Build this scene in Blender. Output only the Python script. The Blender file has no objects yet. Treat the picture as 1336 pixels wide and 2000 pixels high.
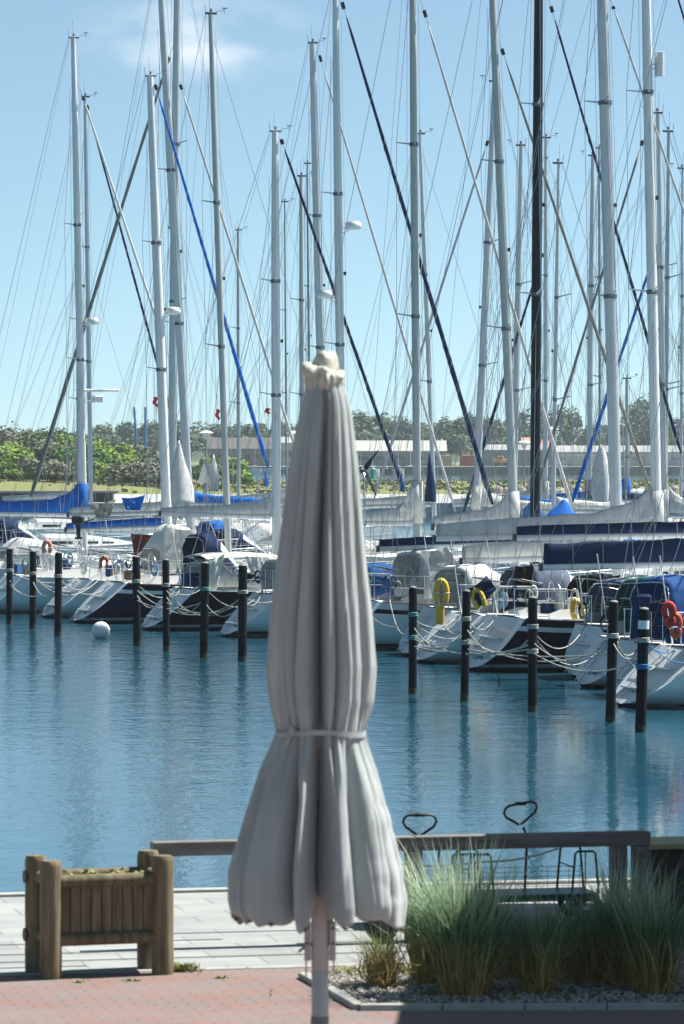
import bpy, math, random
from mathutils import Vector, Matrix, noise
R = math.radians
scene = bpy.context.scene
COL = scene.collection
F = 8000.0; HC = 4.8; ZQ = 1.4           # focal length in photo pixels, eye height over water, quay height
HX, HY = 668.0, 878.0
def P(px, py, D):
    return Vector(((px-HX)*D/F, D, HC-(py-HY)*D/F))

# ---------------------------------------------------------------- camera
cam = bpy.data.cameras.new('camera'); co = bpy.data.objects.new('camera', cam); COL.objects.link(co)
co.location = (0, 0, HC); co.rotation_euler = (R(90), 0, 0)
cam.sensor_fit = 'VERTICAL'; cam.sensor_height = 36; cam.sensor_width = 24
cam.lens = 36*F/2000; cam.shift_y = -(1000-HY)/2000
cam.clip_start = .5; cam.clip_end = 6000
cam.dof.use_dof = True; cam.dof.focus_distance = 85; cam.dof.aperture_fstop = 9
scene.camera = co

# ---------------------------------------------------------------- sky, sun, exposure
SUN_EL, SUN_AZ = 55.0, 20.0     # azimuth: degrees from +X towards +Y
w = bpy.data.worlds.new('World'); scene.world = w; w.use_nodes = True
nt = w.node_tree; nt.nodes.clear()
out = nt.nodes.new('ShaderNodeOutputWorld'); bg = nt.nodes.new('ShaderNodeBackground')
sky = nt.nodes.new('ShaderNodeTexSky'); sky.sky_type = 'NISHITA'; sky.sun_disc = False
sky.sun_elevation = R(SUN_EL); sky.sun_rotation = R(90-SUN_AZ)
sky.air_density = 1.0; sky.dust_density = .3; sky.ozone_density = 1.5; sky.altitude = 0
tc = nt.nodes.new('ShaderNodeTexCoord')
# lift the sky lookup a little so that the pale band stays low
sep = nt.nodes.new('ShaderNodeSeparateXYZ'); cmb = nt.nodes.new('ShaderNodeCombineXYZ')
ma = nt.nodes.new('ShaderNodeMath'); ma.operation = 'MULTIPLY_ADD'; ma.inputs[1].default_value = 2.2; ma.inputs[2].default_value = .10
nt.links.new(tc.outputs['Generated'], sep.inputs[0]); nt.links.new(sep.outputs[2], ma.inputs[0])
nt.links.new(sep.outputs[0], cmb.inputs[0]); nt.links.new(sep.outputs[1], cmb.inputs[1]); nt.links.new(ma.outputs[0], cmb.inputs[2])
nrm = nt.nodes.new('ShaderNodeVectorMath'); nrm.operation = 'NORMALIZE'
nt.links.new(cmb.outputs[0], nrm.inputs[0]); nt.links.new(nrm.outputs[0], sky.inputs[0])
# thin summer cloud: soft noise in a limited part of the sky
mp = nt.nodes.new('ShaderNodeMapping'); mp.inputs['Scale'].default_value = (28, 28, 60); mp.inputs['Location'].default_value = (.3, 0, .4)
nz = nt.nodes.new('ShaderNodeTexNoise'); nz.inputs['Scale'].default_value = 1.0; nz.inputs['Detail'].default_value = 5; nz.inputs['Roughness'].default_value = .5
nt.links.new(tc.outputs['Generated'], mp.inputs[0]); nt.links.new(mp.outputs[0], nz.inputs[0])
rmp = nt.nodes.new('ShaderNodeMapRange'); rmp.inputs[1].default_value = .36; rmp.inputs[2].default_value = .64; rmp.interpolation_type = 'SMOOTHSTEP'
nt.links.new(nz.outputs[0], rmp.inputs[0])
cdir = Vector(((385-HX)/F, 1, (HY-72)/F)).normalized()
sb = nt.nodes.new('ShaderNodeVectorMath'); sb.operation = 'SUBTRACT'; sb.inputs[1].default_value = cdir
nt.links.new(tc.outputs['Generated'], sb.inputs[0])
scl = nt.nodes.new('ShaderNodeVectorMath'); scl.operation = 'MULTIPLY'; scl.inputs[1].default_value = (1/.036, 1, 1/.013)
nt.links.new(sb.outputs[0], scl.inputs[0])
ln = nt.nodes.new('ShaderNodeVectorMath'); ln.operation = 'LENGTH'; nt.links.new(scl.outputs[0], ln.inputs[0])
fall = nt.nodes.new('ShaderNodeMapRange'); fall.inputs[1].default_value = .2; fall.inputs[2].default_value = 1.0; fall.inputs[3].default_value = 1; fall.inputs[4].default_value = 0; fall.interpolation_type = 'SMOOTHSTEP'
nt.links.new(ln.outputs['Value'], fall.inputs[0])
mu = nt.nodes.new('ShaderNodeMath'); mu.operation = 'MULTIPLY'; nt.links.new(fall.outputs[0], mu.inputs[0]); nt.links.new(rmp.outputs[0], mu.inputs[1])
mu2 = nt.nodes.new('ShaderNodeMath'); mu2.operation = 'MULTIPLY'; mu2.inputs[1].default_value = .62; nt.links.new(mu.outputs[0], mu2.inputs[0])
mx = nt.nodes.new('ShaderNodeMix'); mx.data_type = 'RGBA'
nt.links.new(mu2.outputs[0], mx.inputs[0]); hsv = nt.nodes.new('ShaderNodeHueSaturation'); hsv.inputs['Saturation'].default_value = .92; nt.links.new(sky.outputs[0], hsv.inputs['Color']); nt.links.new(hsv.outputs[0], mx.inputs[6]); mx.inputs[7].default_value = (7.6, 6.9, 7.9, 1)
tn = nt.nodes.new('ShaderNodeMix'); tn.data_type = 'RGBA'; tn.blend_type = 'MULTIPLY'; tn.inputs[0].default_value = 1; tn.inputs[7].default_value = (.89, 1.0, .885, 1)
nt.links.new(mx.outputs[2], tn.inputs[6])
# upper sky darkened on top of the sky texture to cut fill light
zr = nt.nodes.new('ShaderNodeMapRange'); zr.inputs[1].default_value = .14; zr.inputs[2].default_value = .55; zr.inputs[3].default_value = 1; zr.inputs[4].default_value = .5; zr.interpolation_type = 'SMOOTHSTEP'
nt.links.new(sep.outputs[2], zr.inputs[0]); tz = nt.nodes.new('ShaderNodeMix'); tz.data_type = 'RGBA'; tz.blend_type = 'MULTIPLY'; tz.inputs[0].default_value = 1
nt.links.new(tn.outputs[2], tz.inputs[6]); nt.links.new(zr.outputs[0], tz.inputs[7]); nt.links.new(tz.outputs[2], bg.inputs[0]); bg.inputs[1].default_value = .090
nt.links.new(bg.outputs[0], out.inputs[0])
sl = bpy.data.lights.new('sun', 'SUN'); sl.energy = 5.0; sl.angle = R(.53); sl.color = (1, .965, .88)
so = bpy.data.objects.new('sun', sl); COL.objects.link(so)
sd = Vector((math.cos(R(SUN_AZ))*math.cos(R(SUN_EL)), math.sin(R(SUN_AZ))*math.cos(R(SUN_EL)), math.sin(R(SUN_EL))))
so.rotation_euler = sd.to_track_quat('Z', 'Y').to_euler(); so.location = (30, 10, 40)
scene.view_settings.view_transform = 'Standard'; scene.view_settings.look = 'None'
scene.view_settings.exposure = 1.0; scene.view_settings.gamma = 1
scene.cycles.max_bounces = 6; scene.cycles.volume_bounces = 0
scene.cycles.caustics_reflective = False; scene.cycles.caustics_refractive = False

# ---------------------------------------------------------------- materials
MATS = {}
def mat(name, col, rough=.5, metal=0, var=.0, vscale=4, bump=0, bscale=20, island=0, coat=0, aniso=(1, 1, 1), col2=None, spec=None):
    if name in MATS: return MATS[name]
    m = bpy.data.materials.new(name); m.use_nodes = True; MATS[name] = m
    n = m.node_tree; b = n.nodes['Principled BSDF']
    b.inputs['Base Color'].default_value = (*col, 1); b.inputs['Roughness'].default_value = rough; b.inputs['Metallic'].default_value = metal
    if spec is not None: b.inputs['Specular IOR Level'].default_value = spec
    if coat: b.inputs['Coat Weight'].default_value = coat; b.inputs['Coat Roughness'].default_value = .08
    src = None
    t = n.nodes.new('ShaderNodeTexCoord'); mp = n.nodes.new('ShaderNodeMapping'); mp.inputs['Scale'].default_value = aniso
    n.links.new(t.outputs['Object'], mp.inputs[0])
    if var or col2:
        nz = n.nodes.new('ShaderNodeTexNoise'); nz.inputs['Scale'].default_value = vscale; nz.inputs['Detail'].default_value = 5
        n.links.new(mp.outputs[0], nz.inputs[0])
        mr = n.nodes.new('ShaderNodeMapRange'); mr.inputs[1].default_value = .3; mr.inputs[2].default_value = .7; n.links.new(nz.outputs[0], mr.inputs[0])
        mi = n.nodes.new('ShaderNodeMix'); mi.data_type = 'RGBA'; n.links.new(mr.outputs[0], mi.inputs[0])
        c2 = col2 or tuple(min(1, c*(1+var)) for c in col); c1 = col if col2 else tuple(c*(1-var) for c in col)
        mi.inputs[6].default_value = (*c1, 1); mi.inputs[7].default_value = (*c2, 1); src = mi.outputs[2]
    if island:
        g = n.nodes.new('ShaderNodeNewGeometry'); hs = n.nodes.new('ShaderNodeHueSaturation')
        mr2 = n.nodes.new('ShaderNodeMapRange'); mr2.inputs[3].default_value = 1-island; mr2.inputs[4].default_value = 1+island
        n.links.new(g.outputs['Random Per Island'], mr2.inputs[0]); n.links.new(mr2.outputs[0], hs.inputs['Value'])
        if src: n.links.new(src, hs.inputs['Color'])
        else: hs.inputs['Color'].default_value = (*col, 1)
        src = hs.outputs[0]
    if src: n.links.new(src, b.inputs['Base Color'])
    if bump:
        nb = n.nodes.new('ShaderNodeTexNoise'); nb.inputs['Scale'].default_value = bscale; nb.inputs['Detail'].default_value = 4
        n.links.new(mp.outputs[0], nb.inputs[0])
        bp = n.nodes.new('ShaderNodeBump'); bp.inputs['Strength'].default_value = bump; bp.inputs['Distance'].default_value = .02
        n.links.new(nb.outputs[0], bp.inputs['Height']); n.links.new(bp.outputs[0], b.inputs['Normal'])
    return m
ALU = mat('mast_alloy', (.50, .53, .56), .38, .35, var=.06, vscale=2)
ALUW = mat('mast_white', (.68, .70, .72), .35, 0, var=.05, vscale=2)
ALUG = mat('mast_grey_green', (.40, .44, .44), .42, .2, var=.06, vscale=2)
BLKM = mat('mast_black', (.004, .010, .014), .4, spec=.25)
STEEL = mat('stainless_steel', (.62, .64, .66), .25, .9)
WIRE = mat('rigging_wire', (.30, .33, .36), .45, .4)
WIRED = mat('rigging_wire_dark', (.10, .12, .15), .5, .2)
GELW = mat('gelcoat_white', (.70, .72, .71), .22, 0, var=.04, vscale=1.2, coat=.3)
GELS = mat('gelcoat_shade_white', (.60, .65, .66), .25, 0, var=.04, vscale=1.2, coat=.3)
NAVYG = mat('gelcoat_navy', (.005, .010, .034), .35, spec=.12)
BLKG = mat('gelcoat_black', (.003, .004, .010), .35, spec=.12)
GREENG = mat('gelcoat_green', (.01, .05, .04), .2, 0, coat=.5)
ANTI = mat('antifouling', (.015, .02, .035), .7)
DECK = mat('deck_white', (.70, .71, .70), .55, 0, var=.05, vscale=3)
TEAK = mat('teak', (.22, .13, .07), .6, 0, var=.2, vscale=9)
GLASSD = mat('dark_window', (.02, .025, .03), .1, 0, coat=.5)
CLEARW = mat('clear_vinyl', (.50, .56, .60), .18, 0, var=.12, vscale=4)
def cloth(name, c, s=.35): return mat(name, c, .85, 0, spec=.2, var=.14, vscale=6, bump=s, bscale=14)
C_NAVY = cloth('canvas_navy', (.008, .024, .075)); C_BLUE = cloth('canvas_bright_blue', (.006, .13, .52))
C_MID = cloth('canvas_mid_blue', (.015, .075, .24)); C_WHITE = cloth('sailcloth_white', (.66, .66, .63)); C_GREY = cloth('canvas_grey', (.36, .38, .40))
C_LG = cloth('sailcloth_grey', (.52, .53, .54)); C_SLATE = cloth('canvas_slate', (.10, .13, .20)); C_BLACK = cloth('canvas_black', (.008, .009, .012))
C_GREEN = cloth('canvas_green', (.01, .10, .07)); C_CREAM = cloth('canvas_cream', (.62, .62, .57)); C_OLIVE = cloth('canvas_grey_brown', (.23, .23, .21))
C_RED = cloth('canvas_maroon', (.10, .02, .02))
YEL = mat('lifebuoy_yellow', (.70, .44, .02), .5, var=.08); ORG = mat('lifebuoy_orange', (.62, .08, .02), .5, var=.15); SALM = mat('lifebuoy_salmon', (.72, .26, .17), .6, var=.1)
REDC = mat('flag_red', (.62, .03, .02), .7); WHP = mat('paint_white', (.75, .76, .77), .4); BLKP = mat('plastic_black', (.012, .013, .015), .45)
ROPE = mat('mooring_rope', (.40, .39, .35), .9, var=.2, vscale=20); ROPEG = mat('mooring_rope_green', (.08, .30, .28), .9); ROPEB = mat('mooring_rope_blue', (.02, .17, .42), .9)
PILE = mat('pile_black', (.006, .010, .014), .8, 0, spec=.15, var=.4, vscale=4, bump=.3, bscale=9)
PTOP = mat('pile_cap_grey', (.22, .22, .21), .8, var=.2)
WEED = mat('weed_band', (.025, .035, .02), .9, var=.4, vscale=12)
BARK = mat('bark', (.10, .08, .06), .9)
def leaf(name, c, c2): 
    m = mat(name, c, .8, 0, island=.10 if 'far' in name else .2, col2=c2, vscale=.5)
    return m
L_YG = leaf('leaves_yellow_green', (.22, .32, .035), (.14, .24, .03)); L_GR = leaf('leaves_mid_green', (.10, .20, .03), (.06, .14, .03))
L_OL = leaf('leaves_olive_grey', (.21, .22, .15), (.14, .16, .10)); L_FAR = leaf('leaves_dark_far', (.07, .12, .07), (.09, .15, .075)); L_FAR2 = leaf('leaves_far_light', (.10, .16, .07), (.075, .12, .06))

# ---------------------------------------------------------------- mesh builder
class MB:
    def __init__(s): s.v = []; s.f = []
    def add(s, vs, fs):
        o = len(s.v); s.v += [tuple(v) for v in vs]; s.f += [tuple(i+o for i in f) for f in fs]; return s
    def box(s, c, d, rot=None):
        c = Vector(c); h = Vector(d)/2; vs = []
        for x in (-1, 1):
            for y in (-1, 1):
                for z in (-1, 1):
                    p = Vector((x*h.x, y*h.y, z*h.z))
                    if rot is not None: p = rot @ p
                    vs.append(c+p)
        return s.add(vs, [(0, 1, 3, 2), (4, 6, 7, 5), (0, 4, 5, 1), (2, 3, 7, 6), (0, 2, 6, 4), (1, 5, 7, 3)])
    def bbox(s, c, d, b=.01, rot=None):
        # box with chamfered vertical and horizontal edges
        c = Vector(c); hx, hy, hz = d[0]/2, d[1]/2, d[2]/2
        rings = []
        for z, i in ((-hz, b), (-hz+b, 0), (hz-b, 0), (hz, b)):
            x, y = hx-i, hy-i; k = b
            rings.append([(x, y-k, z), (x-k, y, z), (-x+k, y, z), (-x, y-k, z), (-x, -y+k, z), (-x+k, -y, z), (x-k, -y, z), (x, -y+k, z)])
        vs = []
        for r in rings:
            for p in r:
                p = Vector(p)
                if rot is not None: p = rot @ p
                vs.append(c+p)
        fs = [tuple(range(7, -1, -1)), tuple(range(24, 32))]
        for k in range(3):
            for i in range(8): j = (i+1) % 8; fs.append((k*8+i, k*8+j, k*8+8+j, k*8+8+i))
        return s.add(vs, fs)
    def tube(s, pts, rad, n=8, cap=True, sx=1.0, ref=None):
        pts = [Vector(p) for p in pts]; m = len(pts)
        if not hasattr(rad, '__len__'): rad = [rad]*m
        o = len(s.v); prev = None
        for i, p in enumerate(pts):
            t = (pts[min(i+1, m-1)]-pts[max(i-1, 0)])
            t = t.normalized() if t.length > 1e-9 else Vector((0, 0, 1))
            if prev is None:
                a = Vector(ref) if ref else (Vector((1, 0, 0)) if abs(t.x) < .8 else Vector((0, 1, 0)))
            else: a = prev
            u = (a-t*a.dot(t)).normalized(); v = t.cross(u); prev = u
            for k in range(n):
                an = 2*math.pi*k/n
                s.v.append(tuple(p+(u*math.cos(an)*sx+v*math.sin(an))*rad[i]))
        for i in range(m-1):
            for k in range(n):
                k2 = (k+1) % n
                s.f.append((o+i*n+k, o+i*n+k2, o+(i+1)*n+k2, o+(i+1)*n+k))
        if cap:
            s.f.append(tuple(o+k for k in range(n-1, -1, -1))); s.f.append(tuple(o+(m-1)*n+k for k in range(n)))
        return s
    def lathe(s, prof, c=(0, 0, 0), n=20):
        c = Vector(c); o = len(s.v); m = len(prof)
        for r, z in prof:
            for k in range(n):
                a = 2*math.pi*k/n; s.v.append((c.x+r*math.cos(a), c.y+r*math.sin(a), c.z+z))
        for i in range(m-1):
            for k in range(n):
                k2 = (k+1) % n; s.f.append((o+i*n+k, o+i*n+k2, o+(i+1)*n+k2, o+(i+1)*n+k))
        s.f.append(tuple(o+k for k in range(n-1, -1, -1))); s.f.append(tuple(o+(m-1)*n+k for k in range(n)))
        return s
    def loft(s, secs, closed=True, cap=True):
        o = len(s.v); n = len(secs[0]); m = len(secs)
        for q in secs: s.v += [tuple(p) for p in q]
        for i in range(m-1):
            for k in range(n if closed else n-1):
                k2 = (k+1) % n; s.f.append((o+i*n+k, o+i*n+k2, o+(i+1)*n+k2, o+(i+1)*n+k))
        if cap and closed:
            s.f.append(tuple(o+k for k in range(n-1, -1, -1))); s.f.append(tuple(o+(m-1)*n+k for k in range(n)))
        return s
    def torus(s, c, r1, r2, u, v, n=24, m=8, arc=(0, 360), vs=1.0):
        u = Vector(u).normalized(); v = Vector(v).normalized(); c = Vector(c)
        full = arc[1]-arc[0] >= 360
        pts = [c+u*math.cos(R(arc[0]+(arc[1]-arc[0])*i/n))*r1+v*math.sin(R(arc[0]+(arc[1]-arc[0])*i/n))*r1*vs for i in range(n+1)]
        return s.tube(pts, r2, m, cap=not full)
    def sphere(s, c, r, n=12, m=8, sc=(1, 1, 1)):
        c = Vector(c); secs = []
        for i in range(m+1):
            th = math.pi*i/m; rr = max(math.sin(th), .02)
            secs.append([(c.x+r*sc[0]*rr*math.cos(2*math.pi*k/n), c.y+r*sc[1]*rr*math.sin(2*math.pi*k/n), c.z-r*sc[2]*math.cos(th)) for k in range(n)])
        return s.loft(secs)
    def build(s, name, m, parent=None, smooth=False, loc=None, rz=0, ang=None):
        me = bpy.data.meshes.new(name); me.from_pydata(s.v, [], s.f); me.update()
        me.materials.append(m)
        if smooth:
            me.polygons.foreach_set('use_smooth', [True]*len(me.polygons))
            if ang is not None:
                try: me.set_sharp_from_angle(angle=R(ang))
                except Exception: pass
        o = bpy.data.objects.new(name, me); COL.objects.link(o)
        if parent: o.parent = parent
        if loc is not None: o.location = loc
        o.rotation_euler = (0, 0, rz)
        return o
def tag(o, label=None, cat=None, group=None, kind=None):
    if label: o['label'] = label
    if cat: o['category'] = cat
    if group: o['group'] = group
    if kind: o['kind'] = kind
    return o
def empty(name, loc, rz=0, **k):
    o = bpy.data.objects.new(name, None); COL.objects.link(o); o.location = loc; o.rotation_euler = (0, 0, rz); o.empty_display_size = .3
    return tag(o, **k)
ORD = ['first', 'second', 'third', 'fourth', 'fifth', 'sixth', 'seventh', 'eighth', 'ninth', 'tenth', 'eleventh', 'twelfth', 'thirteenth', 'fourteenth', 'fifteenth', 'sixteenth', 'seventeenth', 'eighteenth', 'nineteenth', 'twentieth', 'twenty-first', 'twenty-second', 'twenty-third', 'twenty-fourth', 'twenty-fifth', 'twenty-sixth', 'twenty-seventh', 'twenty-eighth', 'twenty-ninth', 'thirtieth', 'thirty-first', 'thirty-second', 'thirty-third', 'thirty-fourth', 'thirty-fifth', 'thirty-sixth', 'thirty-seventh', 'thirty-eighth', 'thirty-ninth', 'fortieth']
def grid(x0, x1, y0, y1, nx, ny, zf):
    m = MB(); vs = []; fs = []
    for j in range(ny+1):
        for i in range(nx+1):
            x = x0+(x1-x0)*i/nx; y = y0+(y1-y0)*j/ny; vs.append((x, y, zf(x, y)))
    for j in range(ny):
        for i in range(nx):
            a = j*(nx+1)+i; fs.append((a, a+1, a+nx+2, a+nx+1))
    return m.add(vs, fs)

# ================================================================ WATER
wm = bpy.data.materials.new('harbour_water'); wm.use_nodes = True; n = wm.node_tree; b = n.nodes['Principled BSDF']
b.inputs['Base Color'].default_value = (.016, .08, .125, 1); b.inputs['Roughness'].default_value = .06; b.inputs['IOR'].default_value = 1.33
b.inputs['Specular IOR Level'].default_value = .5
t = n.nodes.new('ShaderNodeTexCoord')
def noiz(sc, ani, det, ro=.55):
    mp = n.nodes.new('ShaderNodeMapping'); mp.inputs['Scale'].default_value = ani; n.links.new(t.outputs['Object'], mp.inputs[0])
    z = n.nodes.new('ShaderNodeTexNoise'); z.inputs['Scale'].default_value = sc; z.inputs['Detail'].default_value = det; z.inputs['Roughness'].default_value = ro
    n.links.new(mp.outputs[0], z.inputs[0]); return z
z1 = noiz(6.5, (1.0, .7, 1), 3); z2 = noiz(1.5, (1, .7, 1), 3); z3 = noiz(.05, (1, .35, 1), 2)
# wind patches: ripples stronger in some places
pr = n.nodes.new('ShaderNodeMapRange'); pr.inputs[1].default_value = .35; pr.inputs[2].default_value = .65; pr.inputs[3].default_value = .45; pr.inputs[4].default_value = 1.25
n.links.new(z3.outputs[0], pr.inputs[0])
sx_ = n.nodes.new('ShaderNodeSeparateXYZ'); n.links.new(t.outputs['Object'], sx_.inputs[0]); px_ = n.nodes.new('ShaderNodeMapRange'); px_.inputs[1].default_value = -1; px_.inputs[2].default_value = 3.5; px_.inputs[3].default_value = 1.1; px_.inputs[4].default_value = .26; n.links.new(sx_.outputs[0], px_.inputs[0])
py_ = n.nodes.new('ShaderNodeMapRange'); py_.inputs[1].default_value = 38; py_.inputs[2].default_value = 70; py_.inputs[3].default_value = .07; py_.inputs[4].default_value = .62; n.links.new(sx_.outputs[1], py_.inputs[0])
m00 = n.nodes.new('ShaderNodeMath'); m00.operation = 'MULTIPLY'; n.links.new(px_.outputs[0], m00.inputs[0]); n.links.new(py_.outputs[0], m00.inputs[1])
m0 = n.nodes.new('ShaderNodeMath'); m0.operation = 'MULTIPLY'; n.links.new(pr.outputs[0], m0.inputs[0]); n.links.new(m00.outputs[0], m0.inputs[1])
m1 = n.nodes.new('ShaderNodeMath'); m1.operation = 'MULTIPLY'; n.links.new(z1.outputs[0], m1.inputs[0]); n.links.new(m0.outputs[0], m1.inputs[1])
m2 = n.nodes.new('ShaderNodeMath'); m2.operation = 'MULTIPLY'; n.links.new(z2.outputs[0], m2.inputs[0]); n.links.new(m0.outputs[0], m2.inputs[1])
b1 = n.nodes.new('ShaderNodeBump'); b1.inputs['Strength'].default_value = 1; b1.inputs['Distance'].default_value = .026; n.links.new(m1.outputs[0], b1.inputs['Height'])
b2 = n.nodes.new('ShaderNodeBump'); b2.inputs['Strength'].default_value = 1; b2.inputs['Distance'].default_value = .06; n.links.new(m2.outputs[0], b2.inputs['Height']); n.links.new(b1.outputs[0], b2.inputs['Normal'])
n.links.new(b2.outputs[0], b.inputs['Normal'])
tag(MB().add([(-1200, 10, 0), (1200, 10, 0), (1200, 2400, 0), (-1200, 2400, 0)], [(0, 1, 2, 3)]).build('water', wm), kind='structure')

# ================================================================ QUAY
ROT = R(12.5)
q0 = P(0, 1752, 31.1); U = Vector((math.cos(ROT), math.sin(ROT), 0)); N_ = Vector((-math.sin(ROT), math.cos(ROT), 0))
Q0 = Vector((-2.6, 31.1, 0))                # a point of the quay edge; quay coordinates (along, back)
def Qp(u, v, z): return Q0+U*u+N_*v+Vector((0, 0, z))
qm = bpy.data.materials.new('pale_concrete_slabs'); qm.use_nodes = True; n = qm.node_tree; b = n.nodes['Principled BSDF']; b.inputs['Roughness'].default_value = .8
t = n.nodes.new('ShaderNodeTexCoord'); br = n.nodes.new('ShaderNodeTexBrick'); n.links.new(t.outputs['Object'], br.inputs[0])
br.inputs['Scale'].default_value = 1; br.inputs['Mortar Size'].default_value = .006; br.inputs['Brick Width'].default_value = .6; br.inputs['Row Height'].default_value = .4
br.inputs['Color1'].default_value = (.26, .275, .275, 1); br.inputs['Color2'].default_value = (.31, .325, .325, 1); br.inputs['Mortar'].default_value = (.17, .18, .19, 1)
nz = n.nodes.new('ShaderNodeTexNoise'); nz.inputs['Scale'].default_value = 3; nz.inputs['Detail'].default_value = 8; n.links.new(t.outputs['Object'], nz.inputs[0])
mi = n.nodes.new('ShaderNodeMix'); mi.data_type = 'RGBA'; mi.blend_type = 'MULTIPLY'; mi.inputs[0].default_value = 1
cr = n.nodes.new('ShaderNodeMapRange'); cr.inputs[1].default_value = .3; cr.inputs[2].default_value = .7; cr.inputs[3].default_value = .85; cr.inputs[4].default_value = 1.08
n.links.new(nz.outputs[0], cr.inputs[0]); n.links.new(br.outputs[0], mi.inputs[6]); n.links.new(cr.outputs[0], mi.inputs[7]); n.links.new(mi.outputs[2], b.inputs['Base Color'])
bp = n.nodes.new('ShaderNodeBump'); bp.inputs['Distance'].default_value = .004; n.links.new(br.outputs['Fac'], bp.inputs['Height']); bp.invert = True; n.links.new(bp.outputs[0], b.inputs['Normal'])
qm2 = mat('quay_edge_concrete', (.36, .36, .34), .85, var=.2, vscale=3, bump=.4)
def qbox(name, u0, u1, v0, v1, z0, z1, m, b=None):
    # box in quay axes; object placed and turned so that object coordinates follow the quay
    mb = MB().box(((u0+u1)/2, (v0+v1)/2, (z0+z1)/2), (u1-u0, v1-v0, z1-z0)); o = mb.build(name, m, loc=Q0, rz=ROT); return o
tag(qbox('quay', -30, 30, -5.3, 0, -2, ZQ, qm), kind='structure')
tag(qbox('quay_edge', -30, 30, .003, .16, -2, ZQ+.02, qm2), kind='structure')
# dark drainage joints along the quay
jm = mat('joint_dark', (.17, .185, .20), .9)
for k, (u0, u1, v) in enumerate(((-6, 1.15, -3.0), (1.6, 9, -3.35), (-6, .2, -3.55), (-1, 9, -3.95), (.4, 1.8, -2.6), (-5, 0, -4.25))):
    tag(MB().box(((u0+u1)/2, v, ZQ+.004), (u1-u0, .012, .004)).build('paving_joint', jm, loc=Q0, rz=ROT), kind='structure')
# brick paving in front
bm_ = bpy.data.materials.new('red_clinker_paving'); bm_.use_nodes = True; n = bm_.node_tree; b = n.nodes['Principled BSDF']; b.inputs['Roughness'].default_value = .85
t = n.nodes.new('ShaderNodeTexCoord'); br = n.nodes.new('ShaderNodeTexBrick'); mp = n.nodes.new('ShaderNodeMapping'); mp.inputs['Rotation'].default_value = (0, 0, 0)
n.links.new(t.outputs['Object'], mp.inputs[0]); n.links.new(mp.outputs[0], br.inputs[0])
br.inputs['Scale'].default_value = 1; br.inputs['Mortar Size'].default_value = .007; br.inputs['Brick Width'].default_value = .21; br.inputs['Row Height'].default_value = .105
br.inputs['Color1'].default_value = (.235, .125, .108, 1); br.inputs['Color2'].default_value = (.17, .155, .155, 1); br.inputs['Mortar'].default_value = (.12, .11, .10, 1); br.inputs['Bias'].default_value = -.1
nz = n.nodes.new('ShaderNodeTexNoise'); nz.inputs['Scale'].default_value = 1.7; nz.inputs['Detail'].default_value = 8; n.links.new(t.outputs['Object'], nz.inputs[0])
cr = n.nodes.new('ShaderNodeMapRange'); cr.inputs[1].default_value = .35; cr.inputs[2].default_value = .65; n.links.new(nz.outputs[0], cr.inputs[0])
mi = n.nodes.new('ShaderNodeMix'); mi.data_type = 'RGBA'; n.links.new(br.outputs[0], mi.inputs[6]); mi.inputs[7].default_value = (.21, .17, .16, 1)
mc = n.nodes.new('ShaderNodeMath'); mc.operation = 'MULTIPLY'; mc.inputs[1].default_value = .62; n.links.new(cr.outputs[0], mc.inputs[0]); n.links.new(mc.outputs[0], mi.inputs[0]); n.links.new(mi.outputs[2], b.inputs['Base Color'])
bp = n.nodes.new('ShaderNodeBump'); bp.inputs['Distance'].default_value = .003; n.links.new(br.outputs['Fac'], bp.inputs['Height']); bp.invert = True; n.links.new(bp.outputs[0], b.inputs['Normal'])
VB = -4.58      # back edge of the brick terrace, in quay coordinates
tag(qbox('terrace', -30, 30, -34, VB-.08, -2, ZQ+.004, bm_), kind='structure')
km = mat('kerb_stone', (.33, .34, .32), .85, var=.15, vscale=5)
k_ = MB(); random.seed(3)
u = -8.0
while u < 2.05:
    k_.bbox((u+.25, VB-.04, ZQ-.02), (.492, .08, .06+random.uniform(0, .006)), .004); u += .5
tag(k_.build('kerb', km, loc=Q0, rz=ROT), kind='structure')

# planting bed with gravel and kerb
bedA = Vector(P(592, 1909, 26.4)); 
def G(px, py, z=ZQ):            # point of the ground plane under a pixel
    D = (HC-z)*F/(py-HY); p = P(px, py, D); return p
bA = G(592, 1911); bB = G(702, 1974); bC = G(1500, 1972); bD = G(1560, 1880); bE = G(700, 1885)
bedm = mat('bed_soil', (.17, .15, .12), .95, var=.35, vscale=9, bump=.8, bscale=40)
tag(MB().add([Vector((p.x, p.y, ZQ+.012)) for p in (bA, bB, bC, bD, bE)], [(0, 1, 2, 3, 4)]).build('planting_bed', bedm), kind='structure')
kb = MB()
for a, c in ((bA, bB), (bB, bC)):
    d = (c-a); L = d.length; d.normalize(); s = 0
    while s < L-.05:
        e = min(s+.5, L); m_ = a+d*((s+e)/2); ang = math.atan2(d.y, d.x)
        kb.bbox((m_.x, m_.y, ZQ+.012), (e-s-.008, .07, .06), .005, Matrix.Rotation(ang, 3, 'Z')); s = e
tag(kb.build('bed_kerb', km), kind='structure')
random.seed(11)
gv = MB()
def inbed(p):
    poly = [bA, bB, bC, bD, bE]; s = 0
    for i in range(5):
        a, c = poly[i], poly[(i+1) % 5]
        if (c.x-a.x)*(p[1]-a.y)-(c.y-a.y)*(p[0]-a.x) < .05: return False
    return True
cnt = 0
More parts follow.
